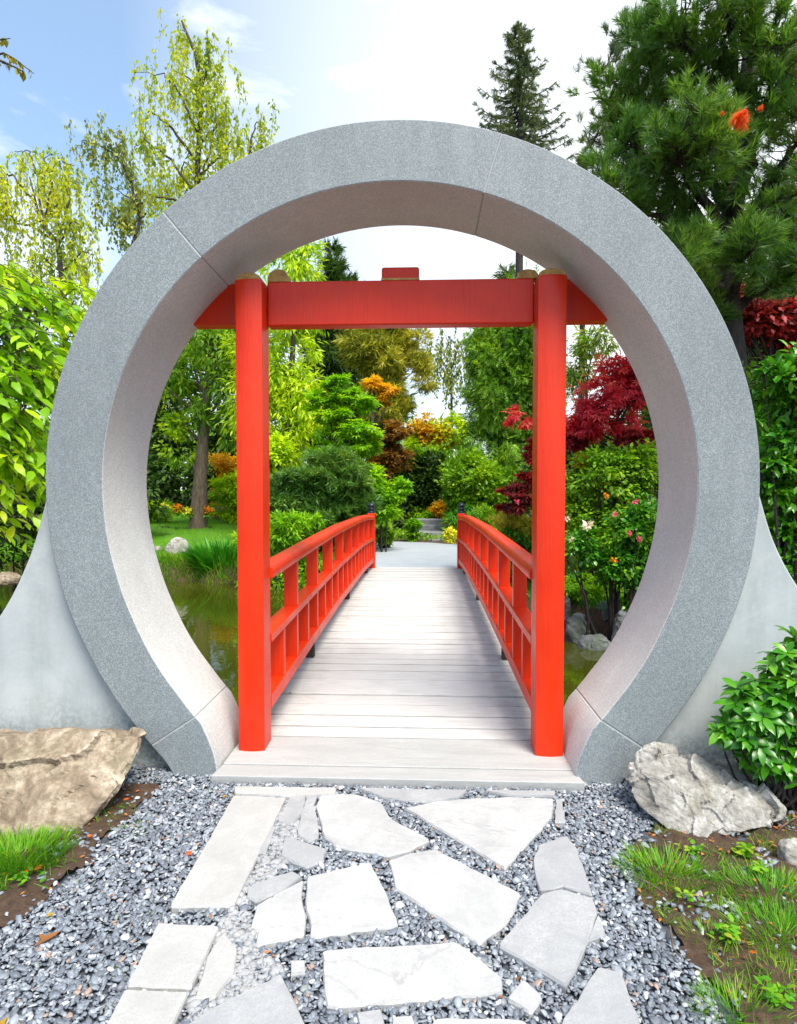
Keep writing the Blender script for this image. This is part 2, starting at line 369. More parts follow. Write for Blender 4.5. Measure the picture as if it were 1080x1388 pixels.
# far path on the other side
def drape(name, poly, mat, dz, step=.25, kind='structure'):
    xs_ = np.arange(min(p[0] for p in poly), max(p[0] for p in poly) + step, step); ys_ = np.arange(min(p[1] for p in poly), max(p[1] for p in poly) + step, step)
    def inside(x, y):
        c = False; j = len(poly) - 1
        for i in range(len(poly)):
            if (poly[i][1] > y) != (poly[j][1] > y) and x < (poly[j][0]-poly[i][0])*(y-poly[i][1])/(poly[j][1]-poly[i][1])+poly[i][0]: c = not c
            j = i
        return c
    V = []; idx = {}; Fc = []
    def vid(i, j):
        if (i, j) not in idx:
            idx[(i, j)] = len(V); x = xs_[i]; y = ys_[j]; V.append((x, y, gh(x, y) + .015*math.sin(x*5.1+y*3)*(y>3.6) + dz))
        return idx[(i, j)]
    for i in range(len(xs_) - 1):
        for j in range(len(ys_) - 1):
            if inside(xs_[i] + step/2, ys_[j] + step/2): Fc.append((vid(i,j), vid(i+1,j), vid(i+1,j+1), vid(i,j+1)))
    o = mesh(name, V, Fc, mat, smooth=True); props(o, kind=kind); return o
pl = [gp(440, 776, .12), gp(690, 776, .12), gp(640, 741, .12), gp(490, 731, .12)]
pv = [(-1.15, 10.95, .135), (.88, 10.95, .135), (1.15, 15.9, .135), (.2, 16.7, .135), (-1.5, 17.3, .135)]
o = mesh('far_path', [(x, y, z) for x, y, z in pv] + [(x, y, -.2) for x, y, z in pv], [(0, 1, 2, 3, 4)] + [(i, 5 + i, 5 + (i+1) % 5, (i+1) % 5) for i in range(5)], M['path']); props(o, kind='structure')
t = NT('lawn_base'); M['lawnb'] = t.done(t.bsdf(t.ramp(t.noise(1.5, 6, .7, t.pos()), [(.35, (.06,.19,.006)), (.65, (.14,.31,.012))]), .9, t.bump(t.noise(60, 4, .7, t.pos()), 1, .03)))
lawn_poly = [(-11.5, 12.9), (-3.0, 12.9), (-2.1, 14.5), (-2.6, 22), (-12, 24)]
drape('lawn', lawn_poly, M['lawnb'], .012)

# ------------------------------------------------------------------ moon gate
GX, GZ, YF, YB = -.150, 1.524, 3.067, 3.575
def rad_in(a): return float(np.interp(a, [0, 95, 108, 118, 126, 134, 141], [1.511, 1.511, 1.517, 1.53, 1.55, 1.57, 1.60]))
def rad_out(a): return float(np.interp(a, [0, 95, 107, 118, 126, 133, 138.5], [1.815, 1.815, 1.82, 1.826, 1.838, 1.853, 1.872]))
def prof(side):
    L = []
    for a in np.arange(0, 141.01, 1.5):
        ao = a * 138.5 / 141 if a > 95 else a
        ao = a - max(0, a - 95) * 2.5 / 46
        ri, ro = rad_in(a), rad_out(ao)
        L.append((a, (side * ri * math.sin(R(a)), ri * math.cos(R(a))), (side * ro * math.sin(R(ao)), ro * math.cos(R(ao)))))
    for a, i, o_ in ((144, (.972, -1.318), (1.212, -1.433)), (147, (.942, -1.395), (1.185, -1.47)), (150, (.925, -1.475), (1.16, -1.51)), (153, (.92, -1.60), (1.095, -1.60))):
        L.append((a, (side * i[0], i[1]), (side * o_[0], o_[1])))
    return L
full = [(-a, i, o_) for a, i, o_ in prof(-1)][::-1] + [(a, i, o_) for a, i, o_ in prof(1)][1:]
full = np.array([(a, i[0], i[1], o_[0], o_[1]) for a, i, o_ in full])
def prof_at(a): return [float(np.interp(a, full[:, 0], full[:, k])) for k in range(1, 5)]
gate = empty('moon_gate', (GX, 3.3, 0), 'large round grey granite moon gate framing the red bridge', 'moon gate')
cuts = [-153, -139.5, -40.4, 17.2, 138.8, 153]
def arch_piece(a0, a1, name, y0, y1, mats, inset=0.0):
    aa = [a0] + [x for x in full[:, 0] if a0 + .3 < x < a1 - .3] + [a1]
    bm = bmesh.new(); rings = []
    for a in aa:
        xi, zi, xo, zo = prof_at(a)
        dx, dz = xo - xi, zo - zi; L = math.hypot(dx, dz); dx /= L; dz /= L
        xi += dx * inset; zi += dz * inset; xo -= dx * inset; zo -= dz * inset
        rings.append([bm.verts.new((GX + x, y, GZ + z)) for x, y, z in ((xi, y0, zi), (xo, y0, zo), (xo, y1, zo), (xi, y1, zi))])
    for p, q in zip(rings, rings[1:]):
        for k in range(4):
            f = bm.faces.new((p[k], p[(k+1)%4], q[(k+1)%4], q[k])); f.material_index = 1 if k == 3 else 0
    for f in (bm.faces.new(rings[0][::-1]), bm.faces.new(rings[-1])): f.material_index = 0
    me_o = bmobj(name, bm, None, gate)
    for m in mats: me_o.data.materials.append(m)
    return me_o
for k in range(5):
    g = .0010 / 1.6 * 57.3
    a0 = cuts[k] + (g if k else 0); a1 = cuts[k+1] - (g if k < 4 else 0)
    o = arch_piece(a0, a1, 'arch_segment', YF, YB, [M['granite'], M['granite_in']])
    bevel(o, .007, 2, 25)
M['mortar'] = simple('joint_mortar', (.34,.36,.37), .9, (.42,.43,.43))
for k in range(1, 5): arch_piece(cuts[k] - .25, cuts[k] + .25, 'joint', YF + .003, YB - .003, [M['mortar'], M['mortar']], .004)

# curved side wings
def wing(side, top):
    yb0, yb1 = 3.15, 3.42
    pts = [at(px, py, yb0) for px, py in top]
    P = [(p.x, p.z) for p in pts]
    # smooth the top curve
    def cat(P, n=8):
        out = []
        for i in range(len(P) - 1):
            p0 = P[max(i-1, 0)]; p1 = P[i]; p2 = P[i+1]; p3 = P[min(i+2, len(P)-1)]
            for s in range(n):
                t = s / n
                out.append(tuple(.5*((2*p1[c]) + (-p0[c]+p2[c])*t + (2*p0[c]-5*p1[c]+4*p2[c]-p3[c])*t*t + (-p0[c]+3*p1[c]-3*p2[c]+p3[c])*t**3) for c in range(2)))
        return out + [P[-1]]
    T = cat(P)
    n = len(T); V = []; Fc = []
    # for each top point a matching lower point: along arch body then the ground
    low = []
    for i, (x, z) in enumerate(T):
        f = i / (n - 1)
        a = 96 + f * 44 * 1.0
        rr = 1.70
        lx = GX + side * rr * math.sin(R(a)); lz = GZ + rr * math.cos(R(a))
        low.append((lx, lz))
    low[-1] = (GX + side * 1.08, -.06)
    for y in (yb0, yb1):
        V += [(x, y, z) for x, z in T] + [(x, y, z) for x, z in low] + [(T[-1][0], y, -.06)]
    m = 2 * n + 1
    for i in range(n - 1):
        Fc.append((i, i+1, n+i+1, n+i)); Fc.append((m+i+1, m+i, m+n+i, m+n+i+1))
        Fc.append((i, m+i, m+i+1, i+1))
    # closing triangle to ground
    Fc.append((n-1, 2*n, 2*n-1)); Fc.append((m+n-1, m+2*n-1, m+2*n)); Fc.append((n-1, m+n-1, m+2*n, 2*n))
    bm = bmesh.new(); vv = [bm.verts.new(v) for v in V]
    for f in Fc: bm.faces.new([vv[i] for i in f])
    o = bmobj('side_wing', bm, M['concrete'], gate); 
    return bevel(o, .012, 3, 40)
wing(-1, [(66, 650), (58, 691), (37, 760), (0, 833), (-60, 905), (-150, 962), (-300, 1000)])
wing(1, [(1022, 640), (1031, 674), (1050, 735), (1080, 792), (1130, 860), (1220, 930), (1380, 975)])

# ------------------------------------------------------------------ threshold
th = empty('threshold', (GX, 3.1, 0), 'wide pale stone threshold in the gate opening under the red posts', 'threshold')
def poly_prism(name, P, z0, z1, mat, parent=None, bev=.005):
    bm = bmesh.new(); top = [bm.verts.new((x, y, z1)) for x, y in P]; bot = [bm.verts.new((x, y, z0)) for x, y in P]
    bm.faces.new(top); bm.faces.new(bot[::-1]); n = len(P)
    for i in range(n): bm.faces.new((top[i], bot[i], bot[(i+1)%n], top[(i+1)%n]))
    o = bmobj(name, bm, mat, parent)
    if bev: bevel(o, bev)
    return o
xl, xr = GX - .915, GX + .935
poly_prism('front_slab', [(xl-.02, 3.005), (xr+.02, 3.005), (xr, 3.135), (xl, 3.135)], -.08, .036, M['thresh'], th, .006)
poly_prism('back_slab', [(xl, 3.139), (xr, 3.139), (xr, 3.505), (xl, 3.505)], -.08, .040, M['thresh'], th, .006)

# ------------------------------------------------------------------ red frame
frame = empty('gate_frame', (-.13, 3.42, .04), 'glossy red timber post and beam frame standing inside the stone ring', 'frame')
def post(x0, x1, y0, y1, z0, z1):
    c = .010; P = [(x0 + (x1-x0)*i/10, y0 - .015*math.sin(math.pi*i/10)**.9 + .006) for i in range(11)] + [(x1, y1-c), (x1-c, y1), (x0+c, y1), (x0, y1-c)]
    bm = bmesh.new(); cx, cy = (x0+x1)/2, (y0+y1)/2; levels = []
    for z, s in [(z0, 1), (z1 - .012, 1), (z1 - .003, .985), (z1, .96)]:
        levels.append([bm.verts.new((cx + (x-cx)*s, cy + (y-cy)*s, z)) for x, y in P])
    for a, b in zip(levels, levels[1:]):
        for k in range(len(P)): bm.faces.new((a[k], a[(k+1)%len(P)], b[(k+1)%len(P)], b[k]))
    bm.faces.new(levels[-1]); bm.faces.new(levels[0][::-1])
    o = bmobj('post', bm, M['red'], frame); return bevel(o, .004, 2, 25)
PY0, PY1 = 3.295, 3.455
LX0, LX1, RX0, RX1 = -1.030, -.884, .612, .764
PZ = at(337, 378, PY0).z
post(LX0, LX1, PY0, PY1, .04, PZ); post(RX0, RX1, PY0, PY1, .04, PZ)
BZ0, BZ1 = at(540, 440, 3.405).z, at(540, 379, 3.405).z
box('beam', (LX1 + .002, 3.405, BZ0), (RX0 - .002, 3.492, BZ1), M['red'], frame, .010)
EZ0 = at(290, 440, 3.495).z
box('beam_end', (LX0 - .40, 3.495, EZ0), (LX0 + .03, 3.60, EZ0 + .235), M['red'], frame, .008)
box('beam_end', (RX1 - .03, 3.495, EZ0), (RX1 + .42, 3.60, EZ0 + .235), M['red'], frame, .008)
def half_round(x0, x1, z0, z1, mat, yy0=3.415, yy1=3.50):
    bm = bmesh.new(); A = []; B = []
    n = 12
    for i in range(n + 1):
        t = math.pi * i / n; x = (x0+x1)/2 - (x1-x0)/2*math.cos(t); z = z0 + (z1-z0)*math.sin(t)**.8
        A.append(bm.verts.new((x, yy0, z))); B.append(bm.verts.new((x, yy1, z)))
    for i in range(n): bm.faces.new((A[i], A[i+1], B[i+1], B[i]))
    bm.faces.new(A[::-1]); bm.faces.new(B); bm.faces.new((A[0], B[0], B[-1], A[-1]))
    return bevel(bmobj('ridge_cap', bm, mat, frame), .004, 2, 40)
p1 = at(363, 378, 3.43); p2 = at(392, 368, 3.43); half_round(p1.x, p2.x, BZ1+.001, p2.z + .01, M['cap_wood'])
p1 = at(700, 378, 3.43); p2 = at(730, 368, 3.43); half_round(p1.x, p2.x, BZ1+.001, p2.z + .01, M['cap_wood'])
p1 = at(517, 378, 3.42); p2 = at(568, 361, 3.42)
bm = bmesh.new(); bx(bm, (p1.x, 3.42, BZ1 + .001), (p2.x, 3.49, p2.z)); o = bmobj('crown_block', bm, M['red'], frame); bevel(o, .012, 3)
box('crown_strip', (p1.x - .002, 3.412, BZ1 + .0005), (p2.x + .002, 3.418, BZ1 + .012), M['cap_wood'], frame, .001)

half_round(LX0 + .004, LX1 - .004, PZ - .004, PZ + .036, M['cap_wood'], PY0 + .004, PY1 - .004); half_round(RX0 + .004, RX1 - .004, PZ - .004, PZ + .036, M['cap_wood'], PY0 + .004, PY1 - .004)
# ------------------------------------------------------------------ bridge
bridge = empty('footbridge', (-.13, 7.1, 0), 'arched footbridge with pale plank deck and bright red railings', 'bridge')
def deck_z(y): return float(np.interp(y, [3.5, 4.5, 5.5, 6.5, 7.5, 8.5, 9.5, 10.3, 10.95], [.040, .080, .118, .150, .172, .180, .176, .164, .148]))
y = 3.512; k = 0
widths = [.14, .145, .17, .15, .22, .14, .16, .145]
while y < 10.9:
    w = widths[k % 8] * random.uniform(.85, 1.15) if k > 5 else [.145, .17, .185, .17, .31, .20][k]
    w = min(w, 10.93 - y)
    if w < .05: break
    z0, z1 = deck_z(y), deck_z(y + w); j = random.uniform(-.003, .003); e0 = random.uniform(-.02, .02)
    V = []
    nsx = 10
    bm = bmesh.new(); rows = []
    xa, xb = -1.06 + e0, .80 + e0
    for yy, zz, zt in ((y + .009 + .0012*(y-3.5), z0, 0), (y + w - .009 - .0012*(y-3.5), z1, 0)):
        rows.append([bm.verts.new((xa + (xb-xa)*i/nsx, yy + random.uniform(-.0012, .0012), zz + j + random.uniform(-.001, .001))) for i in range(nsx + 1)])
        rows.append([bm.verts.new((xa + (xb-xa)*i/nsx, yy, zz - .045)) for i in range(nsx + 1)])
    t0, b0, t1, b1 = rows
    for i in range(nsx):
        bm.faces.new((t0[i], t0[i+1], t1[i+1], t1[i])); bm.faces.new((b0[i], b1[i], b1[i+1], b0[i+1]))
        bm.faces.new((t0[i], b0[i], b0[i+1], t0[i+1])); bm.faces.new((t1[i], t1[i+1], b1[i+1], b1[i]))
    bm.faces.new((t0[0], t1[0], b1[0], b0[0])); bm.faces.new((t0[-1], b0[-1], b1[-1], t1[-1]))
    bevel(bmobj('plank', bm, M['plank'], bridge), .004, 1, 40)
    y += w; k += 1
for x in (-.85, .55):
    sweep_box([(x, yy, deck_z(yy) - .06) for yy in np.linspace(3.55, 10.9, 16)], .07, -.22, 0, 'girder', M['iron'], bridge, 0)
def rail_z(y): return float(np.interp(y, [3.48, 4.2, 5, 6.4, 8.7, 9.6, 10.75], [0, .022, .046, .080, .090, .076, .030]))
YE = 10.70
def railing(side, xin, label):
    xs0 = xin                          # inner face
    root = bpy.data.objects.new('railing', None); col.objects.link(root); root.parent = bridge
    root.matrix_parent_inverse = Matrix.Translation(-Vector(bridge.location)); root['label'] = label
    s = side
    cx = xs0 + s * .055
    ypts = np.linspace(PY1 - .004, YE, 40)
    path = [(cx, yy, rail_z(yy)) for yy in ypts]
    # handrail: rounded top profile
    bm = bmesh.new(); rings = []
    secp = [(-.062, .985), (.062, .985), (.068, 1.02), (.060, 1.045), (.035, 1.062), (0, 1.068), (-.035, 1.062), (-.060, 1.045), (-.068, 1.02)]
    for p in path: rings.append([bm.verts.new((p[0] + dx, p[1], p[2] + dz)) for dx, dz in secp])
    for a, b in zip(rings, rings[1:]):
        for q in range(9): bm.faces.new((a[q], a[(q+1)%9], b[(q+1)%9], b[q]))
    bm.faces.new(rings[0][::-1]); bm.faces.new(rings[-1])
    o = bmobj('handrail', bm, M['red'], root); bevel(o, .004, 2, 50)
    sweep_box(path, .056, .612, .662, 'middle_rail', M['red'], root, .005)
    sweep_box(path, .052, .222, .306, 'bottom_rail', M['red'], root, .006)
    yy = 3.79; i = 0
    while yy < YE - .15:
        rz = rail_z(yy)
        box('baluster', (cx - .046, yy, .306 + rz - .003), (cx + .046, yy + .05, .612 + rz + .003), M['red'], root, .004)
        if i % 2 == 1:
            box('rail_post', (cx - .046, yy - .005, .662 + rz - .003), (cx + .046, yy + .055, .986 + rz + .003), M['red'], root, .004)
        if i % 6 == 3:
            box('rail_foot', (cx - .035 + s*.02, yy, deck_z(yy) + .001), (cx + .035 + s*.02, yy + .06, .222 + rz + .003), M['iron'], root, .004)
        yy += .405; i += 1
    # far end post with dark cap
    zc = rail_z(YE)
    box('newel', (cx - .068, YE - .001, .10), (cx + .068, YE + .13, 1.10 + zc), M['red'], root, .008)
    prof_ = [(.062, 0), (.062, .03), (.05, .045), (.05, .07), (.066, .085), (.066, .10), (.045, .12), (.062, .145), (.066, .165), (.05, .195), (.02, .22), (.004, .24)]
    Vf = []; Ff = []; ns = 14
    for r_, z_ in prof_:
        for q in range(ns): Vf.append((cx + r_ * math.cos(2*math.pi*q/ns), YE + .065 + r_ * math.sin(2*math.pi*q/ns), 1.10 + zc + z_ * .85))
    for i in range(len(prof_) - 1):
        for q in range(ns): Ff.append((i*ns+q, i*ns+(q+1)%ns, (i+1)*ns+(q+1)%ns, (i+1)*ns+q))
    mesh('finial', Vf, Ff, M['finial'], root, True)
railing(-1, -.878, 'red railing along the pond on the left side of the deck')
railing(1, .612, 'red railing along the flowering bank on the right side of the deck')

# ------------------------------------------------------------------ paving
stones = [
 ('granite_paver', 'gr', [(317,1077),(388,1080),(317,1227),(230,1227)], 'long rectangular granite paver running from the threshold along the left gravel'),
 ('granite_paver', 'gr', [(215,1250),(298,1255),(259,1339),(171,1335)], 'rectangular granite paver below the long one on the left edge'),
 ('granite_paver', 'gr', [(169,1340),(256,1344),(215,1430),(122,1430)], 'granite paver cut off by the lower left picture edge'),
 ('broken_paver', 'gr', [(280,1296),(303,1262),(322,1285),(318,1318),(290,1352),(264,1354)], 'crumbled grey paver fragment right of the granite pavers'),
 ('edging_strip', 'gr', [(317,1065),(456,1067),(454,1076),(389,1078),(318,1075)], 'narrow stone strip touching the left half of the threshold'),
 ('edging_strip', 'g', [(486,1067),(633,1070),(620,1081),(575,1086),(520,1080)], 'narrow pointed stone strip against the middle of the threshold'),
 ('edging_strip', 'g', [(656,1071),(753,1072),(751,1079),(690,1078)], 'short thin stone strip against the right end of the threshold'),
 ('flagstone', 'w', [(549,1095),(590,1086),(645,1081),(700,1080),(750,1082),(748,1107),(714,1144),(685,1177),(620,1138)], 'large white triangular flagstone pointing down near the right post'),
 ('edge_stone', 'g', [(753,1083),(761,1083),(767,1114),(752,1114)], 'tiny grey sliver at the right tip of the triangular flagstone'),
 ('flagstone', 'w', [(435,1077),(481,1076),(518,1089),(524,1100),(532,1111),(583,1139),(555,1153),(527,1160),(485,1153),(453,1146),(439,1134),(433,1112),(428,1093)], 'veined white flagstone left of the triangular one'),
 ('grey_stone', 'g', [(393,1080),(414,1080),(412,1100),(396,1118),(376,1112)], 'small grey wedge beside the top of the long granite paver'),
 ('grey_stone', 'g', [(416,1078),(430,1078),(425,1092),(431,1110),(432,1134),(418,1142),(403,1131),(407,1106)], 'narrow upright grey stone tucked against the veined flagstone'),
 ('grey_stone', 'g', [(386,1134),(443,1150),(439,1167),(416,1176),(380,1160)], 'small grey five sided stone between paver and white flagstones'),
 ('grey_stone', 'g', [(335,1204),(362,1190),(398,1180),(409,1187),(379,1208),(347,1221),(334,1215)], 'thin slanting grey stone above the cracked flagstone'),
 ('flagstone', 'w', [(347,1227),(380,1208),(412,1192),(409,1215),(415,1240),(412,1267),(346,1281),(350,1262),(339,1258)], 'cracked off left piece of the white flagstone pair'),
 ('flagstone', 'w', [(416,1188),(502,1168),(512,1186),(523,1208),(540,1254),(420,1270),(419,1245),(413,1222)], 'white flagstone with slanting right side beside the cracked piece'),
 ('flagstone', 'w', [(526,1165),(560,1155),(589,1150),(650,1181),(707,1212),(695,1238),(685,1252),(650,1279),(590,1240),(535,1203),(533,1190)], 'biggest white flagstone in the middle of the path'),
 ('flagstone', 'g', [(731,1145),(768,1133),(782,1150),(795,1187),(803,1213),(785,1208),(763,1201),(731,1206),(724,1185),(722,1166)], 'pale grey flagstone on the right edge below the triangular one'),
 ('flagstone', 'g', [(736,1210),(763,1205),(785,1212),(803,1217),(810,1236),(801,1268),(779,1317),(766,1336),(720,1308),(675,1282),(699,1252)], 'large pale grey flagstone on the right side with a brown fleck'),
 ('edge_stone', 'g', [(811,1238),(821,1266),(798,1273)], 'small triangular stone at the right side of the large grey flagstone'),
 ('flagstone', 'w', [(436,1288),(500,1282),(560,1279),(619,1275),(650,1298),(681,1324),(681,1344),(560,1354),(443,1364),(438,1325)], 'long straight edged white flagstone nearest the camera'),
 ('small_stone', 'w', [(709,1325),(736,1350),(720,1373),(686,1352)], 'small diamond shaped white stone lying in the pebbles'),
 ('flagstone', 'g', [(811,1310),(841,1318),(868,1388),(884,1430),(740,1430),(772,1368)], 'pale flagstone tapering upward at the lower right of the path'),
 ('flagstone', 'g', [(381,1319),(393,1342),(414,1388),(432,1430),(205,1430),(259,1385),(310,1355)], 'big flagstone corner cut off by the bottom picture edge'),
 ('flagstone', 'w', [(588,1381),(650,1379),(712,1383),(735,1430),(565,1430)], 'white flagstone of which only a sliver shows at the bottom edge'),
 ('small_stone', 'w', [(394,1301),(413,1301),(414,1317),(394,1319)], 'little white cube stone in the pebbles left of the long flagstone'),
 ('small_stone', 'w', [(532,1377),(559,1375),(566,1400),(530,1402)], 'small white stone at the bottom edge left of the white sliver'),
 ('small_stone', 'g', [(483,1373),(516,1367),(522,1388),(488,1398)], 'small grey stone at the bottom edge below the long flagstone'),
 ('small_stone', 'g', [(366,1118),(374,1120),(360,1160),(350,1168),(344,1160)], 'thin rubble stone against the right side of the long granite paver'),
]
poly_w = []
def subdiv_poly(P, jit, rnd):
    out = []
    n = len(P)
    for i in range(n):
        a = Vector(P[i]); b = Vector(P[(i+1)%n]); L = (b-a).length; m = max(1, int(L / .035)); nn = Vector((b.y-a.y, a.x-b.x)) / max(L, 1e-5)
        for s in range(m):
            t = s / m; off = (rnd.uniform(-jit, jit) if s else 0) * min(1, 4*t*(1-t)*2)
            p = a + (b-a)*t + nn*off
            if s == 0 and m > 1:   # knock the corner
                q0 = a + (Vector(P[i-1]) - a).normalized()*.006; q1 = a + (b-a).normalized()*.006
                out.append((q0.x, q0.y)); out.append((q1.x, q1.y))
            else: out.append((p.x, p.y))
    return out
for idx, (nm, mk, poly, lab) in enumerate(stones):
    rnd = random.Random(idx)
    zt = .018 if mk != 'gr' else .020
    W = [gp(px, py, zt) for px, py in poly]; P = [(w.x, w.y) for w in W]
    # pixel polygons were listed clockwise on screen -> make counter-clockwise on the ground
    area = sum(P[i][0]*P[(i+1)%len(P)][1] - P[(i+1)%len(P)][0]*P[i][1] for i in range(len(P)))
    if area < 0: P = P[::-1]
    P2 = subdiv_poly(P, .0035 if mk != 'gr' else .0015, rnd)
    poly_w.append(P2)
    cx = sum(p[0] for p in P)/len(P); cy = sum(p[1] for p in P)/len(P)
    bm = bmesh.new()
    tz = zt + rnd.uniform(-.002, .004)
    bot = [bm.verts.new((x, y, -.03)) for x, y in P2]; mid = [bm.verts.new((x, y, tz - .006 - rnd.uniform(0, .004))) for x, y in P2]
    top = [bm.verts.new((x + (cx-x)*.004/max(.05, math.hypot(cx-x, cy-y)) , y + (cy-y)*.006/max(.05, math.hypot(cx-x, cy-y)), tz + rnd.uniform(-.0008, .0008))) for x, y in P2]
    n = len(P2)
    for i in range(n):
        j = (i+1) % n
        bm.faces.new((bot[i], bot[j], mid[j], mid[i])); bm.faces.new((mid[i], mid[j], top[j], top[i]))
    bm.faces.new(top)
    o = bmobj(nm, bm, M['slab_' + mk]); o.data.transform(Matrix.Translation((-cx, -cy, 0))); o.location = (cx, cy, 0)
    props(o, lab, 'paving stone', 'stones of the front paving')

# ------------------------------------------------------------------ pebbles (uncountable)
def in_poly_np(x, y, P):
    P = np.array(P); c = np.zeros(len(x), bool); j = len(P) - 1
    for i in range(len(P)):
        cond = ((P[i,1] > y) != (P[j,1] > y)) & (x < (P[j,0]-P[i,0])*(y-P[i,1])/((P[j,1]-P[i,1]) + 1e-12) + P[i,0]); c ^= cond; j = i
    return c
def ico(sub):
    bm = bmesh.new(); bmesh.ops.create_icosphere(bm, subdivisions=sub, radius=1); V = np.array([v.co[:] for v in bm.verts]); T = np.array([[v.index for v in f.verts] for f in bm.faces]); bm.free(); return V, T
def wpoly(pts, z=0): return [(gp(a, b, z).x, gp(a, b, z).y) for a, b in pts]
soil_polys = [wpoly([(-400,1100),(-400,1300),(0,1262),(75,1210),(120,1170),(160,1120),(205,1085),(218,1062),(150,1062)]),
              wpoly([(855,1140),(860,1210),(905,1270),(960,1330),(1000,1430),(1500,1430),(1500,1060),(960,1085)])]
def mat_frames(n, r, tilt=.5):
    a = r.uniform(0, 2*np.pi, n); ax = r.normal(size=(n, 3)) * tilt; ax[:, 2] = 1
    w = ax / np.linalg.norm(ax, axis=1)[:, None]; u = np.stack([np.cos(a), np.sin(a), np.zeros(n)], 1)
    u = u - (u * w).sum(1)[:, None] * w; u /= np.linalg.norm(u, axis=1)[:, None]; v = np.cross(w, u)
    return np.stack([u, v, w], 2)        # columns
def pebbles():
    r = np.random.default_rng(3)
    sp = .0098
    gx, gy = np.meshgrid(np.arange(-2.3, 2.1, sp), np.arange(1.50, 3.20, sp * .92)); x = gx.ravel() + r.uniform(-.5, .5, gx.size)*sp; y = gy.ravel() + r.uniform(-.5, .5, gx.size)*sp
    keep = (np.abs(x + .04) < .16 + .72 * y)
    keep &= ~((y > 2.995) & (x > xl - .02) & (x < xr + .02))
    keep &= r.random(len(x)) < .62
    for P in poly_w: keep &= ~in_poly_np(x, y, P)
    ins = np.zeros(len(x), bool)
    for P in soil_polys: ins |= in_poly_np(x, y, P)
    den = np.sin(x*9+2)*np.sin(y*11)+.4*np.sin(x*31)*np.sin(y*27)
    keep &= ~ins | (r.random(len(x)) < np.where(den > .55, .30, .05))
    x, y = x[keep], y[keep]; n = len(x)
    V, T = ico(2)
    s = r.lognormal(-.05, .32, n) * .0082; s = np.clip(s, .0042, .016)
    s = s * .92; S = np.stack([s * r.uniform(.95, 1.6, n), s * r.uniform(.7, 1.05, n), s * r.uniform(.28, .6, n)], 1)
    Rm = mat_frames(n, r, .42)
    bumpy = 1 + .20 * r.normal(size=(12, len(V))); var = r.integers(0, 12, n)
    base = V[None] * bumpy[var][:, :, None] * S[:, None, :]
    P = np.einsum('nij,nkj->nki', Rm, base)
    z = r.uniform(-.004, .008, n) + s * .15
    P[:, :, 0] += x[:, None]; P[:, :, 1] += y[:, None]; P[:, :, 2] += z[:, None]
    TT = (T[None] + (np.arange(n) * len(V))[:, None, None]).reshape(-1, 3)
    o = npmesh('pebbles', P.reshape(-1, 3), TT, M['pebble'], smooth=True); props(o, 'blue grey pebble gravel filling the space around the paving stones', 'gravel', kind='stuff')
    print('pebbles', n)
pebbles()
def chips(poly, n, mat, seed, lab):
    r = np.random.default_rng(seed); P = np.array(poly); x = r.uniform(P[:,0].min(), P[:,0].max(), n*4); y = r.uniform(P[:,1].min(), P[:,1].max(), n*4); k = in_poly_np(x, y, poly)
    for q in poly_w: k &= ~in_poly_np(x, y, q)
    x, y = x[k][:n], y[k][:n]; n = len(x); V, T = ico(1); s = np.clip(r.lognormal(-4.9, .5, n), .004, .022); S = np.stack([s*r.uniform(.8,1.5,n), s*r.uniform(.6,1.1,n), s*.5], 1)
    base = V[None] * (1 + .25*r.normal(size=(n, len(V), 1))) * S[:, None, :]; Q = np.einsum('nij,nkj->nki', mat_frames(n, r, .25), base); Q[:,:,0] += x[:,None]; Q[:,:,1] += y[:,None]; Q[:,:,2] += .007
    o = npmesh('mortar_rubble', Q.reshape(-1,3), (T[None] + (np.arange(n)*len(V))[:,None,None]).reshape(-1,3), mat); props(o, lab, 'rubble', kind='stuff')
chips(wpoly([(392,1088),(428,1095),(410,1150),(372,1190),(334,1225),(345,1285),(385,1318),(330,1352),(255,1388),(262,1350),(300,1250),(322,1222),(365,1115)]), 1500, M['slab_g'], 17, 'crumbled pale mortar and stone chips between the granite pavers and the flagstones')
# pebble bed just under the loose pebbles
bed = simple('pebble_bed', (.035,.04,.055), .9, (.09,.10,.12), 90, .8)
o = mesh('gravel_bed', [(-3, .2, -.012), (3, .2, -.012), (3, 3.3, -.012), (-3, 3.3, -.012)], [(0,1,2,3)], bed); props(o, kind='structure')
for P in soil_polys:
    # lumpy soil sheets
    Pn = np.array(P); x0, y0 = Pn.min(0); x1, y1 = Pn.max(0); x0 = max(x0, -3.2); x1 = min(x1, 3.2); st = .022
    gx = np.arange(x0, x1, st); gy = np.arange(y0, y1, st); XX, YY = np.meshgrid(gx, gy); ins = in_poly_np(XX.ravel() + np.sin(YY.ravel()*21)*.03, YY.ravel() + np.sin(XX.ravel()*17)*.03, P).reshape(XX.shape)
    ZZ = np.array([[-.004 + .022 * noise.fractal(Vector((a*9, b*9, 0)), 1, 2, 4) for a in gx] for b in gy]) + .008
    vid = np.arange(XX.size).reshape(XX.shape); q = ins[:-1,:-1] & ins[1:,:-1] & ins[:-1,1:] & ins[1:,1:]
    T = np.stack([vid[:-1,:-1][q], vid[:-1,1:][q], vid[1:,1:][q], vid[1:,:-1][q]], 1)
    o = npmesh('soil', np.stack([XX.ravel(), YY.ravel(), ZZ.ravel()], 1), T, M['soil'], smooth=True); props(o, kind='structure')

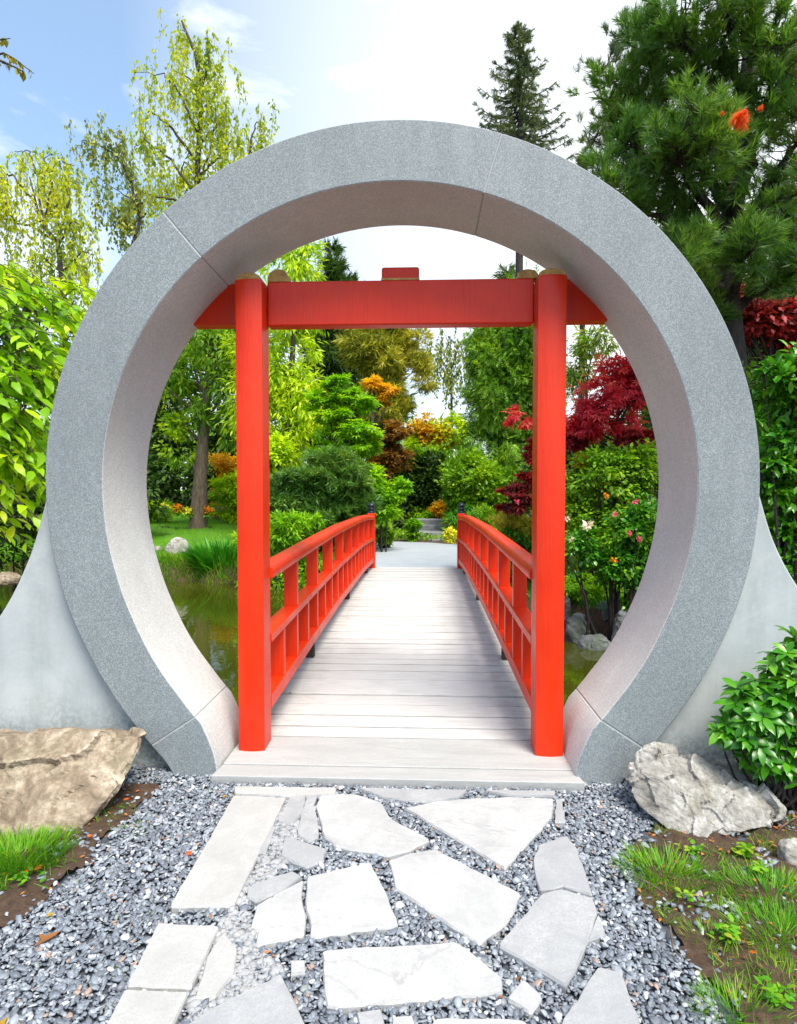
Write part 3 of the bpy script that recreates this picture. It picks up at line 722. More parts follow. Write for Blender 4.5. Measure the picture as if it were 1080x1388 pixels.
# ------------------------------------------------------------------ rocks
def rock(name, pts, mat, label, sub=5, amp=.03, sharp=.5, seed=0, group=None, scale=1.0, cat='rock'):
    """angular rock: convex hull of control points, evenly subdivided, rounded a little, chipped into facets"""
    c = Vector((0, 0, 0))
    for p in pts: c += Vector(p)
    c /= len(pts)
    bm = bmesh.new()
    for p in pts: bm.verts.new(Vector(p) - c)
    res = bmesh.ops.convex_hull(bm, input=bm.verts)
    dead = [v for v in bm.verts if not v.link_faces]; bmesh.ops.delete(bm, geom=dead, context='VERTS')
    bmesh.ops.recalc_face_normals(bm, faces=bm.faces)
    size = (sum(f.calc_area() for f in bm.faces) / 12.0) ** .5
    target = size * {3: .20, 4: .12, 5: .07, 6: .030}[sub]
    for it in range(9):
        L = [e for e in bm.edges if e.calc_length() > target * 1.35]
        if not L: break
        bmesh.ops.subdivide_edges(bm, edges=L, cuts=1); bmesh.ops.triangulate(bm, faces=[f for f in bm.faces if len(f.verts) > 3])
        if it == 3: bmesh.ops.smooth_vert(bm, verts=bm.verts, factor=.5, use_axis_x=True, use_axis_y=True, use_axis_z=True)
    for it in range(4 if sub < 6 else 8): bmesh.ops.smooth_vert(bm, verts=bm.verts, factor=.5, use_axis_x=True, use_axis_y=True, use_axis_z=True)
    bm.normal_update(); off = Vector((seed * 3.1, seed * 1.7, 0))
    def chip(q, f, tilt):
        w_ = Vector((noise.noise(q * 2.3), noise.noise(q * 2.3 + Vector((7, 3, 1))), noise.noise(q * 2.3 + Vector((1, 8, 4))))) * .16
        dd, pp = noise.voronoi((q + w_) * f); t_ = noise.random_unit_vector if False else None
        k = pp[0]; rv_ = Vector((math.sin(k.x * 91.7 + k.y * 31.3), math.sin(k.y * 71.1 + k.z * 17.9), math.sin(k.z * 53.3 + k.x * 27.7)))
        e_ = min(1, (dd[1] - dd[0]) / .10)
        return ((q + w_) * f - k).dot(rv_) / f * tilt - (1 - e_) * .05 / f * tilt + rv_.x * .05 / f * tilt * 2
    disp = []
    for v in bm.verts:
        q = v.co / size + off
        big = noise.fractal(q * 1.0, 1.0, 2.1, 2)
        h = big * .10 + sharp * (chip(Vector((q.x, q.y, q.z * 1.6)), .9, .24) + chip(q, 2.1, .20) + chip(q, 5.5, .16)) + noise.fractal(q * 5, .8, 2.2, 5) * .034 - abs(noise.noise(q * 1.6)) * .10
        disp.append(v.co + v.normal * h * size * amp / .075)
    for v, d_ in zip(bm.verts, disp): v.co = d_
    me = bpy.data.meshes.new(name); bm.to_mesh(me); bm.free()
    me.polygons.foreach_set('use_smooth', [True] * len(me.polygons))
    try: me.set_sharp_from_angle(angle=R(48))
    except Exception: pass
    o = link(name, me, mat); o.location = c
    props(o, label, cat, group); return o
# left tan boulder
pts = []
for px, py, Yd in [(199,993,2.90),(194,1014,2.84),(150,1085,2.62),(92,1143,2.53),(40,1120,2.50),(-60,1130,2.45),(-170,1080,2.5),(-190,1010,2.75),(-60,1003,2.80),(40,994,2.84),(140,990,2.88),(195,991,3.0),(120,984,3.08),(-60,990,3.08),(120,1100,3.05),(-150,1100,3.05)]:
    pts.append(at(px, py, Yd))
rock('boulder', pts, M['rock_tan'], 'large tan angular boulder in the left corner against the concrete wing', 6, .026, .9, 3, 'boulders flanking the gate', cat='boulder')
pts = []
for px, py, Yd in [(848,1062,2.86),(862,1018,2.90),(880,1006,2.94),(915,1012,2.94),(985,1040,2.86),(1030,1068,2.80),(1068,1098,2.72),(1066,1112,2.68),(1010,1128,2.62),(960,1142,2.58),(905,1128,2.62),(862,1095,2.72),(850,1075,2.78),(1040,1085,2.95),(990,1045,3.02),(890,1012,3.02),(880,1090,3.0),(1040,1110,2.98)]:
    pts.append(at(px, py, Yd))
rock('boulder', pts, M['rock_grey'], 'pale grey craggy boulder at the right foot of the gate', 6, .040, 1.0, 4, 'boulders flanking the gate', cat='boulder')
def blob_rock(name, px, py, Yd, wpx, hpx, mat, label, seed, sub=4, group=None, amp=.05, depth=1.0):
    """rock standing at pixel base centre (px,py) at depth Yd"""
    r_ = random.Random(seed); s = Yd / F; c = at(px, py, Yd); pts = []
    for i in range(14):
        a = 2*math.pi*i/14 + r_.uniform(-.2, .2); lv = r_.choice([0, .45, .8])
        f = {0: 1, .45: .92, .8: .62}[lv] * r_.uniform(.85, 1.05)
        pts.append(c + Vector((math.cos(a)*wpx/2*s*f, math.sin(a)*wpx/2*s*f*depth, hpx*s*lv)))
    for i in range(3): pts.append(c + Vector((r_.uniform(-.2,.2)*wpx*s, r_.uniform(-.2,.2)*wpx*s, hpx*s*r_.uniform(.9,1))))
    for i in range(6):
        a = 2*math.pi*i/6; pts.append(c + Vector((math.cos(a)*wpx*.45*s, math.sin(a)*wpx*.45*s*depth, -.15*hpx*s)))
    return rock(name, pts, mat, label, sub, amp, .6, seed, group, cat='rock')
blob_rock('rock', 985, 1062, 3.02, 80, 38, M['rock_grey'], 'low flat rock behind the pale craggy boulder under the glossy shrub', 5, 5)
blob_rock('rock', 1075, 1195, 2.45, 60, 60, M['rock_grey'], 'small rounded rock at the right picture edge in the grass', 6, 5)
blob_rock('rock', 241, 752, 13.1, 44, 26, M['rock_grey'], 'smooth pale boulder on the far pond edge by the lawn', 7)
blob_rock('rock', 214, 748, 13.4, 16, 9, M['rock_grey'], 'small stone left of the pond edge boulder', 8, 3)
blob_rock('rock', 262, 752, 13.0, 12, 6, M['rock_grey'], 'tiny stone right of the pond edge boulder', 18, 3)
blob_rock('rock', 296, 700, 21.5, 26, 17, M['rock_grey'], 'whitish rock beside the trunk of the lawn tree', 9, 3)
blob_rock('rock', 5, 790, 8.9, 50, 16, M['rock_tan'], 'flat pale stone in the pond at the left picture edge', 10, 4)
for i, (px, py, Yd, w, h, lb) in enumerate([(783,868,7.6,44,42,'rounded grey rock at the water beside the right post'),(823,848,7.9,48,34,'slanted dark rock on the right bank behind the rounded rock'),
        (806,878,7.3,54,20,'flat wet rock lying in the water of the right pond'),(845,870,7.2,36,46,'mossy upright rock next to the stone ring on the right bank'),(760,838,8.2,40,36,'dark rock on the right bank behind the red post'),
        (798,832,8.4,40,26,'shadowed rock at the back of the right bank'),(870,830,7.6,50,50,'dark bank rock hidden mostly behind the stone ring')]):
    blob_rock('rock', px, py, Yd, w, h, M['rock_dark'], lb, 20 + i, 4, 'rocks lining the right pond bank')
for i, (px, Yd, w, h, lb) in enumerate([(325,12.75,40,14,'low stone on the pond edge under the sedge clump'),(385,12.7,40,16,'dark edge stone left of the bridge railing'),(205,12.9,28,12,'edge stone at the far left of the visible bank')]):
    p = Vector((at(px, 790, Yd).x, Yd, -.36)); py = 694 - F*((p - Vector((0,0,CAMZ))).dot(uv_))/((p - Vector((0,0,CAMZ))).dot(fv))
    blob_rock('rock', px, py, Yd, w, h, M['rock_dark'], lb, 40 + i, 3, 'rocks along the left pond edge')

# garden steps beyond the path
st_ = empty('garden_steps', (at(583, 730, 18).x, 18, .1), 'flight of dark stone steps beyond the end of the path', 'steps')
for i, (pxl, pxr, pyt, Yd) in enumerate([(580,616,731,17.8),(565,612,721,18.6),(556,606,712,19.4),(562,600,704,20.2)]):
    a = at(pxl, pyt, Yd); b = at(pxr, pyt, Yd)
    o = box('step', (a.x, Yd, -.1), (b.x, Yd + .86, a.z), M['steps'], st_, .03)

exec_after = True
# ------------------------------------------------------------------ foliage tools
def leaf_tpl(kind):
    if kind == 'broad':     # 7 verts / 6 tris, axis +Y, normal +Z
        V = [(0,0,0),(0,.45,.02),(0,1,-.10),(.22,.22,.05),(.26,.58,.03),(-.22,.22,.05),(-.26,.58,.03)]
        T = [(0,3,1),(1,3,4),(1,4,2),(0,1,5),(1,6,5),(1,2,6)]
    elif kind == 'oval':
        V = [(0,0,0),(0,.18,.015),(0,.42,.03),(0,.70,.0),(0,1,-.13)]; T = []
        for s_ in (1, -1):
            k = len(V); V += [(s_*.10,.14,.03),(s_*.195,.38,.07),(s_*.165,.68,.04),(s_*.06,.90,-.05)]
            for q in ((0,k,1),(1,k,k+1),(1,k+1,2),(2,k+1,k+2),(2,k+2,3),(3,k+2,k+3),(3,k+3,4)): T.append(q if s_ > 0 else q[::-1])
    elif kind == 'simple':
        V = [(0,0,0),(.27,.45,.07),(0,1,-.05),(-.27,.45,.07)]; T = [(0,1,2),(0,2,3)]
    elif kind == 'narrow':
        V = [(0,0,0),(.13,.4,.03),(0,1,-.08),(-.13,.4,.03)]; T = [(0,1,2),(0,2,3)]
    elif kind == 'maple':
        V = [(0,0,0)]; T = []
        for a, L in ((-100,.55),(-52,.85),(0,1.0),(52,.85),(100,.55)):
            t = R(a); d = (math.sin(t), math.cos(t)); n_ = (d[1], -d[0]); k = len(V)
            V += [(d[0]*L*.5+n_[0]*.13, d[1]*L*.5+n_[1]*.13, .03), (d[0]*L, d[1]*L, -.08), (d[0]*L*.5-n_[0]*.13, d[1]*L*.5-n_[1]*.13, .03)]
            T += [(0,k,k+1),(0,k+1,k+2)]
    elif kind == 'tuft':    # needle tuft, axis +Y
        V = []; T = []; r_ = random.Random(5)
        for i in range(40):
            f = r_.uniform(0, .5); th = r_.uniform(0, 2*math.pi); sp_ = r_.uniform(.25, .85); L = r_.uniform(.42, .62)
            d = Vector((math.cos(th)*math.sin(sp_*1.3), math.cos(sp_*1.3), math.sin(th)*math.sin(sp_*1.3))); s_ = d.cross(Vector((.3,.2,1))).normalized()*.020
            b = Vector((0, f, 0)); k = len(V); V += [tuple(b - s_), tuple(b + s_), tuple(b + d*L)]; T += [(k,k+1,k+2)]
    elif kind == 'tuftfar':
        V = []; T = []; r_ = random.Random(5)
        for i in range(9):
            f = r_.uniform(0, .5); th = r_.uniform(0, 2*math.pi); sp_ = r_.uniform(.3, .8); L = r_.uniform(.4, .6)
            d = Vector((math.cos(th)*math.sin(sp_*1.3), math.cos(sp_*1.3), math.sin(th)*math.sin(sp_*1.3))); s_ = d.cross(Vector((.3,.2,1))).normalized()*.045
            b = Vector((0, f, 0)); k = len(V); V += [tuple(b - s_), tuple(b + s_), tuple(b + d*L)]; T += [(k,k+1,k+2)]
    elif kind == 'spray':   # flat feathery spray
        V = [(0,0,0),(.03,.5,0),(0,1,-.05),(-.03,.5,0)]; T = [(0,1,2),(0,2,3)]
        for s in (-1, 1):
            for y0, L in ((.15,.38),(.38,.34),(.6,.26)):
                k = len(V); V += [(0,y0,0),(s*L*.72,y0+L*.72,-.05),(s*L*.25,y0+L*.55,.03)]; T += [(k,k+1,k+2)]
    elif kind == 'blade':
        V = [(-.028,0,0),(.028,0,0),(.02,.55,.05),(-.02,.55,.05),(0,1,.24)]; T = [(0,1,2),(0,2,3),(3,2,4)]
    return np.array(V, float), np.array(T)
TPL = {k: leaf_tpl(k) for k in ('oval','broad','simple','narrow','maple','tuft','tuftfar','spray','blade')}
def frames(D, U):
    D = D / np.linalg.norm(D, axis=1)[:, None]; W = U - (U*D).sum(1)[:, None]*D; l = np.linalg.norm(W, axis=1)[:, None]; W = W / np.maximum(l, 1e-5)
    Xv = np.cross(D, W); return np.stack([Xv, D, W], 2)
def leaves(kind, P, D, U, S):
    V, T = TPL[kind]; n = len(P); Fm = frames(D, U)
    Q = np.einsum('nij,kj->nki', Fm, V) * S[:, None, None] + P[:, None, :]
    return Q.reshape(-1, 3), (T[None] + (np.arange(n)*len(V))[:, None, None]).reshape(-1, 3)
def merge(parts):
    VV = []; TT = []; off = 0
    for V, T in parts: VV.append(V); TT.append(T + off); off += len(V)
    return np.concatenate(VV), np.concatenate(TT)
def unit(r, n):
    v = r.normal(size=(n, 3)); return v / np.linalg.norm(v, axis=1)[:, None]

def sub_clumps(blobs, n, r, shell=.45):
    """blobs (cx,cy,cz,rx,ry,rz) -> n clump centres, weighted by size, nearer the blob surface"""
    B = np.array(blobs, float); w = (B[:,3]*B[:,5]); w = w / w.sum(); k = r.choice(len(B), n, p=w)
    u = unit(r, n); rad = (shell + (1 - shell) * r.random(n))
    return B[k, :3] + u * rad[:, None] * B[k, 3:6], u, k
def fol_cloud(blobs, nclump, per, size, kind, r, cl=.25, droop=.3, flat=.6, shell=.4, up=.7, sj=.35):
    C, u, k = sub_clumps(blobs, nclump, r, shell); B = np.array(blobs, float)
    cr = cl * (B[k, 3] + B[k, 5]) / 2 * r.uniform(.6, 1.3, nclump)
    n = nclump * per; ci = np.repeat(np.arange(nclump), per)
    off = r.normal(size=(n, 3)) * .55; off[:, 2] *= flat
    P = C[ci] + off * cr[ci][:, None]
    D = off * .8 + u[ci] * .5 + unit(r, n) * .7; D[:, 2] -= droop
    U = unit(r, n) * (1 - up) + np.array([0, 0, up]) + u[ci] * .25
    S = size * r.uniform(1 - sj, 1 + sj, n)
    return leaves(kind, P, D, U, S), C
def curve_pts(a, b, n, sag, r, wig=.06):
    a = Vector(a); b = Vector(b); L = (b-a).length; out = []; w = Vector(r.normal(size=3)) * wig * L
    for i in range(n):
        t = i/(n-1); p = a.lerp(b, t) + w * math.sin(math.pi*t) + Vector((0, 0, sag*L*math.sin(math.pi*t))); out.append(p)
    return out
def build_tree(name, label, cat, base, trunk, tr, parts, r, bark='bark', group=None, nb=18, br=.035, extra=None, sides=7, partname='crown'):
    """trunk: list of world points; parts: list of (V,T,C,mat)"""
    root = empty(name, base, label, cat, group)
    n = len(trunk)
    if n:
        paths = [(trunk, [tr * (1 - .75 * i/(n-1)) * (1.25 if i == 0 else 1) for i in range(n)])]
        Cs = np.concatenate([p[2] for p in parts]) if parts else np.zeros((0, 3))
        for c in Cs[r.permutation(len(Cs))[:nb]]:
            # branch leaves the trunk below the clump
            best = min(range(1, n), key=lambda i: abs(trunk[i].z - (c[2] - .25*math.hypot(c[0]-trunk[i].x, c[1]-trunk[i].y))))
            f = r.random(); s0 = trunk[best].lerp(trunk[best-1], f * .8)
            L = (Vector(c) - s0).length
            rr = min(tr*.5, br)
            paths.append((curve_pts(s0, c, 6, .05, r), [rr * (1 - .8*i/5) for i in range(6)]))
        if extra: paths += extra
        V, T = tubes(paths, sides); npmesh('trunk', V, T, M[bark], root, True)
    for V, T, C, mt in parts: npmesh(partname, V, T, G[mt], root)
    return root
def pxblobs(Yd, L, dep=.8):
    s = Yd / F; out = []
    for b in L:
        px, py, rx, ry = b[:4]; dy = b[4] if len(b) > 4 else 0
        c = at(px, py, Yd + dy); s2 = (Yd + dy) / F
        out.append((c.x, c.y, c.z, rx*s2, max(rx, ry*.5)*s2*dep, ry*s2))
    return out
def pxtrunk(Yd, L): return [at(px, py, Yd) for px, py in L]
def ptree(name, label, cat, Yd, trunk, tr, specs, seed, bark='bark', group=None, nb=18, br=.035, dep=.8, partname='crown', ground=True):
    """specs: (mat, kind, leafsize_m, nclump, per, blobs, opts)"""
    r = np.random.default_rng(seed); parts = []
    for mt, kind, size, nc, per, bl, opt in specs:
        (V, T), C = fol_cloud(pxblobs(Yd, bl, dep), nc, per, size, kind, r, **opt); parts.append((V, T, C, mt))
    tk = pxtrunk(Yd, trunk) if trunk else []
    if tk and ground:
        g = gh(tk[0].x, Yd); tk = [Vector((tk[0].x, Yd, g - .1))] + tk[1:] if tk[0].z > g - .1 else tk
    base = (tk[0].x, Yd, gh(tk[0].x, Yd)) if tk else (parts[0][2][:,0].mean(), Yd, gh(parts[0][2][:,0].mean(), Yd))
    return build_tree(name, label, cat, base, tk, tr, parts, r, bark, group, nb, br, partname=partname)
def shrub(name, label, Yd, blobs, mat, kind, size, nc, per, seed, dep=.8, cat='shrub', opts={}, stems=8, group=None, extra=[], skirt=True):
    r = np.random.default_rng(seed); bl = pxblobs(Yd, blobs, dep); parts = []
    sk = []
    for b in bl:
        g_ = gh(b[0], b[1]); low = b[2] - b[5] * .5
        if skirt and low > g_ + .05: sk.append((b[0], b[1], (low + g_) / 2, b[3] * .85, b[4] * .85, (low - g_) / 2 + .03))
    if sk and cat != 'flowers':
        n_sk = max(6, int(nc * .4)); (V, T), C = fol_cloud(sk, n_sk, per, size, kind, r, **{**opts, 'cl': .3}); parts.append((V, T, C, mat))
    (V, T), C = fol_cloud(bl, nc, per, size, kind, r, **opts); parts.append((V, T, C, mat))
    for mt, kd, sz, nc2, per2, ebl, opt in extra:
        (V2, T2), C2 = fol_cloud(pxblobs(Yd, ebl, dep), nc2, per2, sz, kd, r, **opt); parts.append((V2, T2, C2, mt))
    bx_ = np.array(bl)[:, 0].mean(); g = gh(bx_, Yd); root = empty(name, (bx_, Yd, g), label, cat, group)
    paths = []
    for c in C[r.permutation(len(C))[:stems]]:
        if cat == 'flowers': c = c * np.array([1, 1, .0]) + np.array([0, 0, g + .08])
        s0 = (bx_ + (c[0]-bx_)*.5, Yd + (c[1]-Yd)*.5, g - .05); paths.append((curve_pts(s0, c, 5, .0, r), [.022, .018, .014, .010, .005]))
    V, T = tubes(paths, 5); npmesh('stems', V, T, M['bark_dk'], root, True)
    if sk and cat != 'flowers':
        V, T = merge([parts[0][:2], parts[1][:2]]); parts = [(V, T, C, mat)] + parts[2:]
    for V, T, C, mt in parts: npmesh('foliage', V, T, G[mt], root)
    return root
def strands(starts, r, length, step, size, kind, wind=.12, jit=.02, grow=1):
    """hanging strings of leaves"""
    PP = []; DD = []; lines = []
    for s in starts:
        L = length * r.uniform(.45, 1.15); n = max(3, int(L/step)); w = r.normal(size=2) * wind; d0 = r.normal(size=3) * .5
        pts = []
        for i in range(n):
            t = i/n; x = s[0] + w[0]*L*math.sqrt(t) + d0[0]*.12*L*math.sin(t*1.6); y = s[1] + w[1]*L*math.sqrt(t) + d0[1]*.12*L*math.sin(t*1.6); z = s[2] - L*t**1.25 + .10*L*math.sin(t*3.0)
            pts.append((x, y, z))
        PP += pts; lines.append(pts)
    P = np.repeat(np.array(PP), grow, 0); n = len(P); P = P + r.normal(size=(n, 3)) * jit
    D = unit(r, n) * .7; D[:, 2] -= .9
    U = unit(r, n); S = size * r.uniform(.6, 1.3, n)
    return leaves(kind, P, D, U, S), lines

# ---------------- left side trees
O = dict(cl=.3, droop=.35, flat=.6, shell=.3, up=.6)
# large near tree at left edge: layered sprays of big bright leaves
def layered_tree(name, label, Yd, blobs, mat, kind, size, seed, nbranch, per, trunk, tr, extra_mat=None):
    r = np.random.default_rng(seed); bl = pxblobs(Yd, blobs, .9); B = np.array(bl)
    w = B[:,3]*B[:,5]; w /= w.sum(); PP=[];DD=[];UU=[];SS=[]; paths=[]; tk = pxtrunk(Yd, trunk)
    for i in range(nbranch):
        k = r.choice(len(B), p=w); u = unit(r, 1)[0]; c = B[k,:3] + u*(r.random()**.45)*B[k,3:6]
        dirv = np.array([c[0]-tk[1].x, c[1]-tk[1].y, 0]); dirv = dirv/ (np.linalg.norm(dirv)+1e-6) + r.normal(size=3)*.35; dirv[2] = r.uniform(-.45, .12); dirv /= np.linalg.norm(dirv)
        L = size * r.uniform(2.6, 5.0); ln = []
        for q in range(per):
            t = q/(per-1); p = c + dirv*L*(t-.5) + np.array([0,0,-.35*L*t*t]); ln.append(Vector(p))
            sd = 1 if q % 2 else -1; side = np.cross(dirv, [0,0,1]); side /= np.linalg.norm(side)+1e-6
            d = dirv*.6 + side*sd*.9 + r.normal(size=3)*.22; d[2] -= .45 + .3*r.random()
            if q == per-1: d = dirv.copy(); d[2] -= .6
            PP.append(p); DD.append(d); UU.append(np.array([0,0,1]) + r.normal(size=3)*.32); SS.append(size*r.uniform(.65, 1.25))
        paths.append((ln, [.004]*len(ln)))
        if i % 6 == 0:
            s0 = tk[r.integers(1, len(tk))]; paths.append((curve_pts(s0, c, 6, .06, r), [.03,.024,.018,.013,.008,.004]))
    V, T = leaves(kind, np.array(PP), np.array(DD), np.array(UU), np.array(SS))
    root = empty(name, tk[0], label, 'tree')
    n = len(tk); paths.append((tk, [tr*(1-.6*i/(n-1)) for i in range(n)]))
    TV, TT = tubes(paths, 5); npmesh('trunk', TV, TT, M['bark'], root, True); npmesh('crown', V, T, G[mat], root)
layered_tree('broadleaf_tree', 'bright green broadleaf tree filling the left edge beside the ring', 5.4,
    [(0,400,60,28),(50,450,44,20),(-10,480,70,30),(30,520,50,24),(0,580,60,34),(15,640,46,26),(-90,520,120,130),(60,400,26,14),(-10,690,40,16),(-120,400,110,80),(35,600,30,40)], 'near', 'oval', .17, 11, 430, 9,
    [(-330,960),(-300,760),(-240,600),(-160,480),(-90,400)], .14)
layered_tree('dogwood_tree', 'lime leaved tree rising left of the ring behind the bright green one', 8.5,
    [(20,380,50,24),(95,430,30,26),(-30,370,60,30),(60,500,50,50),(115,385,18,14),(80,400,30,14)], 'lime', 'oval', .19, 12, 230, 8,
    [(-120,900),(-90,700),(-40,560),(10,470),(40,410)], .10)
# weeping birches against the sky
def weeping(name, label, Yd, trunk, tr, limbs, mat, seed, length, size, nst, step, wind=.10):
    r = np.random.default_rng(seed); tk = pxtrunk(Yd, trunk); g = gh(tk[0].x, Yd); paths = []; starts = []
    n = len(tk); paths.append((tk, [tr*(1-.85*i/(n-1)) for i in range(n)]))
    for L in limbs:          # polyline in pixels with relative depth, from trunk outwards
        dy = r.uniform(-1, 1) * .05 * Yd
        pts = [at(px, py, Yd + dy*i/(len(L)-1)) for i, (px, py) in enumerate(L)]
        fine = []
        for a_, b_ in zip(pts, pts[1:]):
            for q in range(6): fine.append(a_.lerp(b_, q/6) + Vector(r.normal(size=3))*.012*Yd/10)
        fine.append(pts[-1]); m = len(fine); paths.append((fine, [max(.004, tr*.24*(1-i/(m-1)))+.004 for i in range(m)]))
        for q in range(nst):
            t = r.random()**.75; f = t*(m-1); i0 = min(int(f), m-2); p = fine[i0].lerp(fine[i0+1], f-i0)
            starts.append(tuple(p + Vector(r.normal(size=3))*.022*Yd*.6))
    (V, T), lines = strands(starts, r, length, step, size, 'simple', wind, size*.35, 2)
    for ln in lines: paths.append((ln[::3] if len(ln) > 6 else ln, [.004]*len(ln[::3] if len(ln) > 6 else ln)))
    root = empty(name, (tk[0].x, Yd, g), label, 'tree', 'weeping birches on the left')
    TV, TT = tubes(paths, 4); npmesh('trunk', TV, TT, M['bark'], root, True); npmesh('crown', V, T, G[mat], root)
weeping('weeping_birch', 'tallest weeping birch with its thin tip above the upper left of the ring', 15, [(342,720),(338,480),(290,370),(266,300),(268,220),(272,150),(270,110),(264,70),(246,28)], .15,
    [[(272,130),(266,80),(255,50),(240,30)],[(268,290),(235,270),(190,262),(165,275)],[(267,270),(230,215),(195,190),(182,200)],[(268,220),(225,165),(200,150),(195,190)],[(268,180),(240,120),(222,100),(180,98)],[(272,150),(262,110),(235,95)],
     [(270,130),(285,75),(280,50),(290,70)],[(268,200),(295,170),(305,150),(320,180)],[(268,240),(300,210),(315,190),(320,210)],[(268,270),(310,240),(335,235),(330,250)],[(330,250),(340,190),(348,165),(362,185)],
     [(266,300),(290,280),(320,250)],[(268,160),(290,130),(300,110)],[(270,240),(250,220),(240,250)],[(266,300),(240,290),(220,250),(215,240)],[(268,250),(285,200),(290,160)]], 'weep', 21, 1.0, .11, 27, .075)
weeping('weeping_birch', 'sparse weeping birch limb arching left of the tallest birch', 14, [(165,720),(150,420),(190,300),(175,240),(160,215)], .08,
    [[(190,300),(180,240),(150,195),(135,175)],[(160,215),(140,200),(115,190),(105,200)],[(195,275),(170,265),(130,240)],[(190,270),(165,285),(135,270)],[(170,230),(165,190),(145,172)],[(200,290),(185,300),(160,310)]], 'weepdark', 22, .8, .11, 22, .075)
weeping('weeping_birch', 'yellow green weeping birch at the left picture edge', 12, [(88,760),(86,420),(84,380),(78,330),(55,300),(40,240)], .11,
    [[(78,330),(40,305),(0,297),(-40,300)],[(60,305),(50,240),(40,205),(20,205)],[(60,305),(70,250),(60,215),(75,205)],[(78,330),(95,270),(80,215),(100,225)],[(50,280),(20,240),(0,235),(-20,260)],[(78,330),(100,300),(115,310)],
     [(84,370),(110,340),(128,345)],[(84,370),(60,350),(30,355)],[(60,300),(90,260),(105,240)],[(20,300),(0,260),(-20,250)]], 'weep', 23, 1.0, .09, 25, .065)
# twig entering top left
r = np.random.default_rng(31); tw = [[at(px, py, 4.2) for px, py in L] for L in ([(-160,120),(-60,85),(5,72),(20,80),(46,100)],[(-60,85),(-10,55),(14,52)],[(-30,78),(0,82),(22,92),(33,98)])]
root = empty('overhanging_branch', tw[0][0], 'leafy twig hanging into the upper left corner of the picture', 'branch')
V, T = tubes([(L, [.012*(1-.8*i/(len(L)-1)) for i in range(len(L))]) for L in tw], 5); npmesh('twig', V, T, M['bark'], root, True)
P=[];D=[]
for L in tw:
    for a_, b_ in zip(L, L[1:]):
        for q in range(7): P.append(a_.lerp(b_, q/7)); D.append(Vector(r.normal(size=3))*.5 + (b_-a_).normalized()*.6 + Vector((0,0,-.8)))
V, T = leaves('broad', np.array(P), np.array(D), unit(r, len(P)), .055*r.uniform(.7, 1.2, len(P))); npmesh('leaves', V, T, foliage('twig_leaf', [(.04,.07,.01),(.16,.18,.015),(.32,.22,.02)], .4), root)
# a thin shrub layer left of ring, dark below the near tree
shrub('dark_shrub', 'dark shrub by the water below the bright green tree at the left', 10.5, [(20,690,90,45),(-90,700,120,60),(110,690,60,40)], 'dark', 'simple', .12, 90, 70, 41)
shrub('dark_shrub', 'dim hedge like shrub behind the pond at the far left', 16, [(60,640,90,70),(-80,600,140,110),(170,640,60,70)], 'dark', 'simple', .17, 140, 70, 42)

# ---------------- seen through the left of the opening
ptree('lawn_tree', 'tree with a bare brown trunk standing on the lawn left of the red post', 'tree', 18.5, [(268,697),(272,640),(278,560),(284,500),(290,420)], .24,
    [('mid', 'narrow', .22, 90, 70, [(270,470,55,40),(300,500,40,50),(240,520,40,35),(262,560,30,30),(310,450,35,40),(222,600,25,22),(305,570,22,35),(245,610,22,25),(345,480,40,60)], dict(cl=.34, droop=.9, flat=.9, shell=.25, up=.4)),
     ('lime', 'simple', .17, 26, 60, [(310,470,40,50),(250,500,40,40),(240,600,25,35)], dict(cl=.35, droop=.7, flat=.8, shell=.6, up=.4))], 51, 'bark_br', nb=30, br=.05)
ptree('evergreen_tree', 'dark evergreen mass behind the lawn tree', 'tree', 25, [(215,690),(215,600),(218,500)], .3,
    [('dark', 'simple', .26, 190, 85, [(215,560,55,90),(205,640,50,55),(260,640,60,50),(300,620,50,60),(250,480,60,60),(330,560,60,100)], O)], 52, nb=6)
shrub('golden_shrub', 'golden orange shrub behind the lawn tree trunk', 21, [(308,630,32,16),(330,640,30,20)], 'orange', 'simple', .13, 60, 50, 53)
shrub('lime_shrub', 'bright lime shrub right of the lawn tree trunk', 20, [(312,662,28,22),(335,655,30,28)], 'lime', 'simple', .14, 70, 55, 54)
shrub('golden_shrub', 'low yellow leaved bush at the ring edge beyond the lawn', 20, [(212,690,22,12)], 'lime', 'narrow', .16, 30, 45, 55)
# flower patch at trunk base
for i, (px, py, mt, lb) in enumerate([(238,690,'petal_o','orange flower clump left of the lawn tree trunk'),(256,692,'petal_y','pale yellow flower clump touching the lawn tree trunk'),(225,688,'petal_y','yellow flower clump at the back of the lawn near the ring'),(282,693,'petal_o','small orange flower clump right of the lawn tree trunk')]):
    shrub('flower_clump', lb, 18.2 + i*.1, [(px,py,9,6)], mt, 'simple', .09, 12, 14, 60+i, cat='flowers', extra=[('green','simple',.10,8,12,[(px,py+4,9,4)],O)], group='flower clumps on the lawn')

# ---------------- behind left post / centre-left
ptree('yellow_tree', 'tall yellow green tree just right of the left red post', 'tree', 17, [(395,720),(392,600),(395,500),(400,420)], .18,
    [('lime', 'narrow', .21, 150, 75, [(395,360,45,35),(385,420,50,50),(380,500,45,60),(410,540,35,50),(375,590,45,45),(425,470,18,30),(345,520,40,80)], dict(cl=.32, droop=.8, flat=1.0, shell=.3, up=.4))], 71, nb=14, group='broadleaf trees beyond the bridge')
ptree('conifer', 'dark conifer with an irregular top left of the bright sky gap', 'conifer', 24, [(455,700),(452,560),(450,440),(446,330)], .3,
    [('dark', 'tuftfar', .55, 110, 45, [(455,480,40,50),(470,420,38,40),(448,360,14,36),(446,330,6,16),(430,560,40,60),(500,560,40,50),(440,420,30,50)], dict(cl=.3, droop=0, flat=.7, shell=.3, up=.2))], 72, 'bark_dk', nb=30)
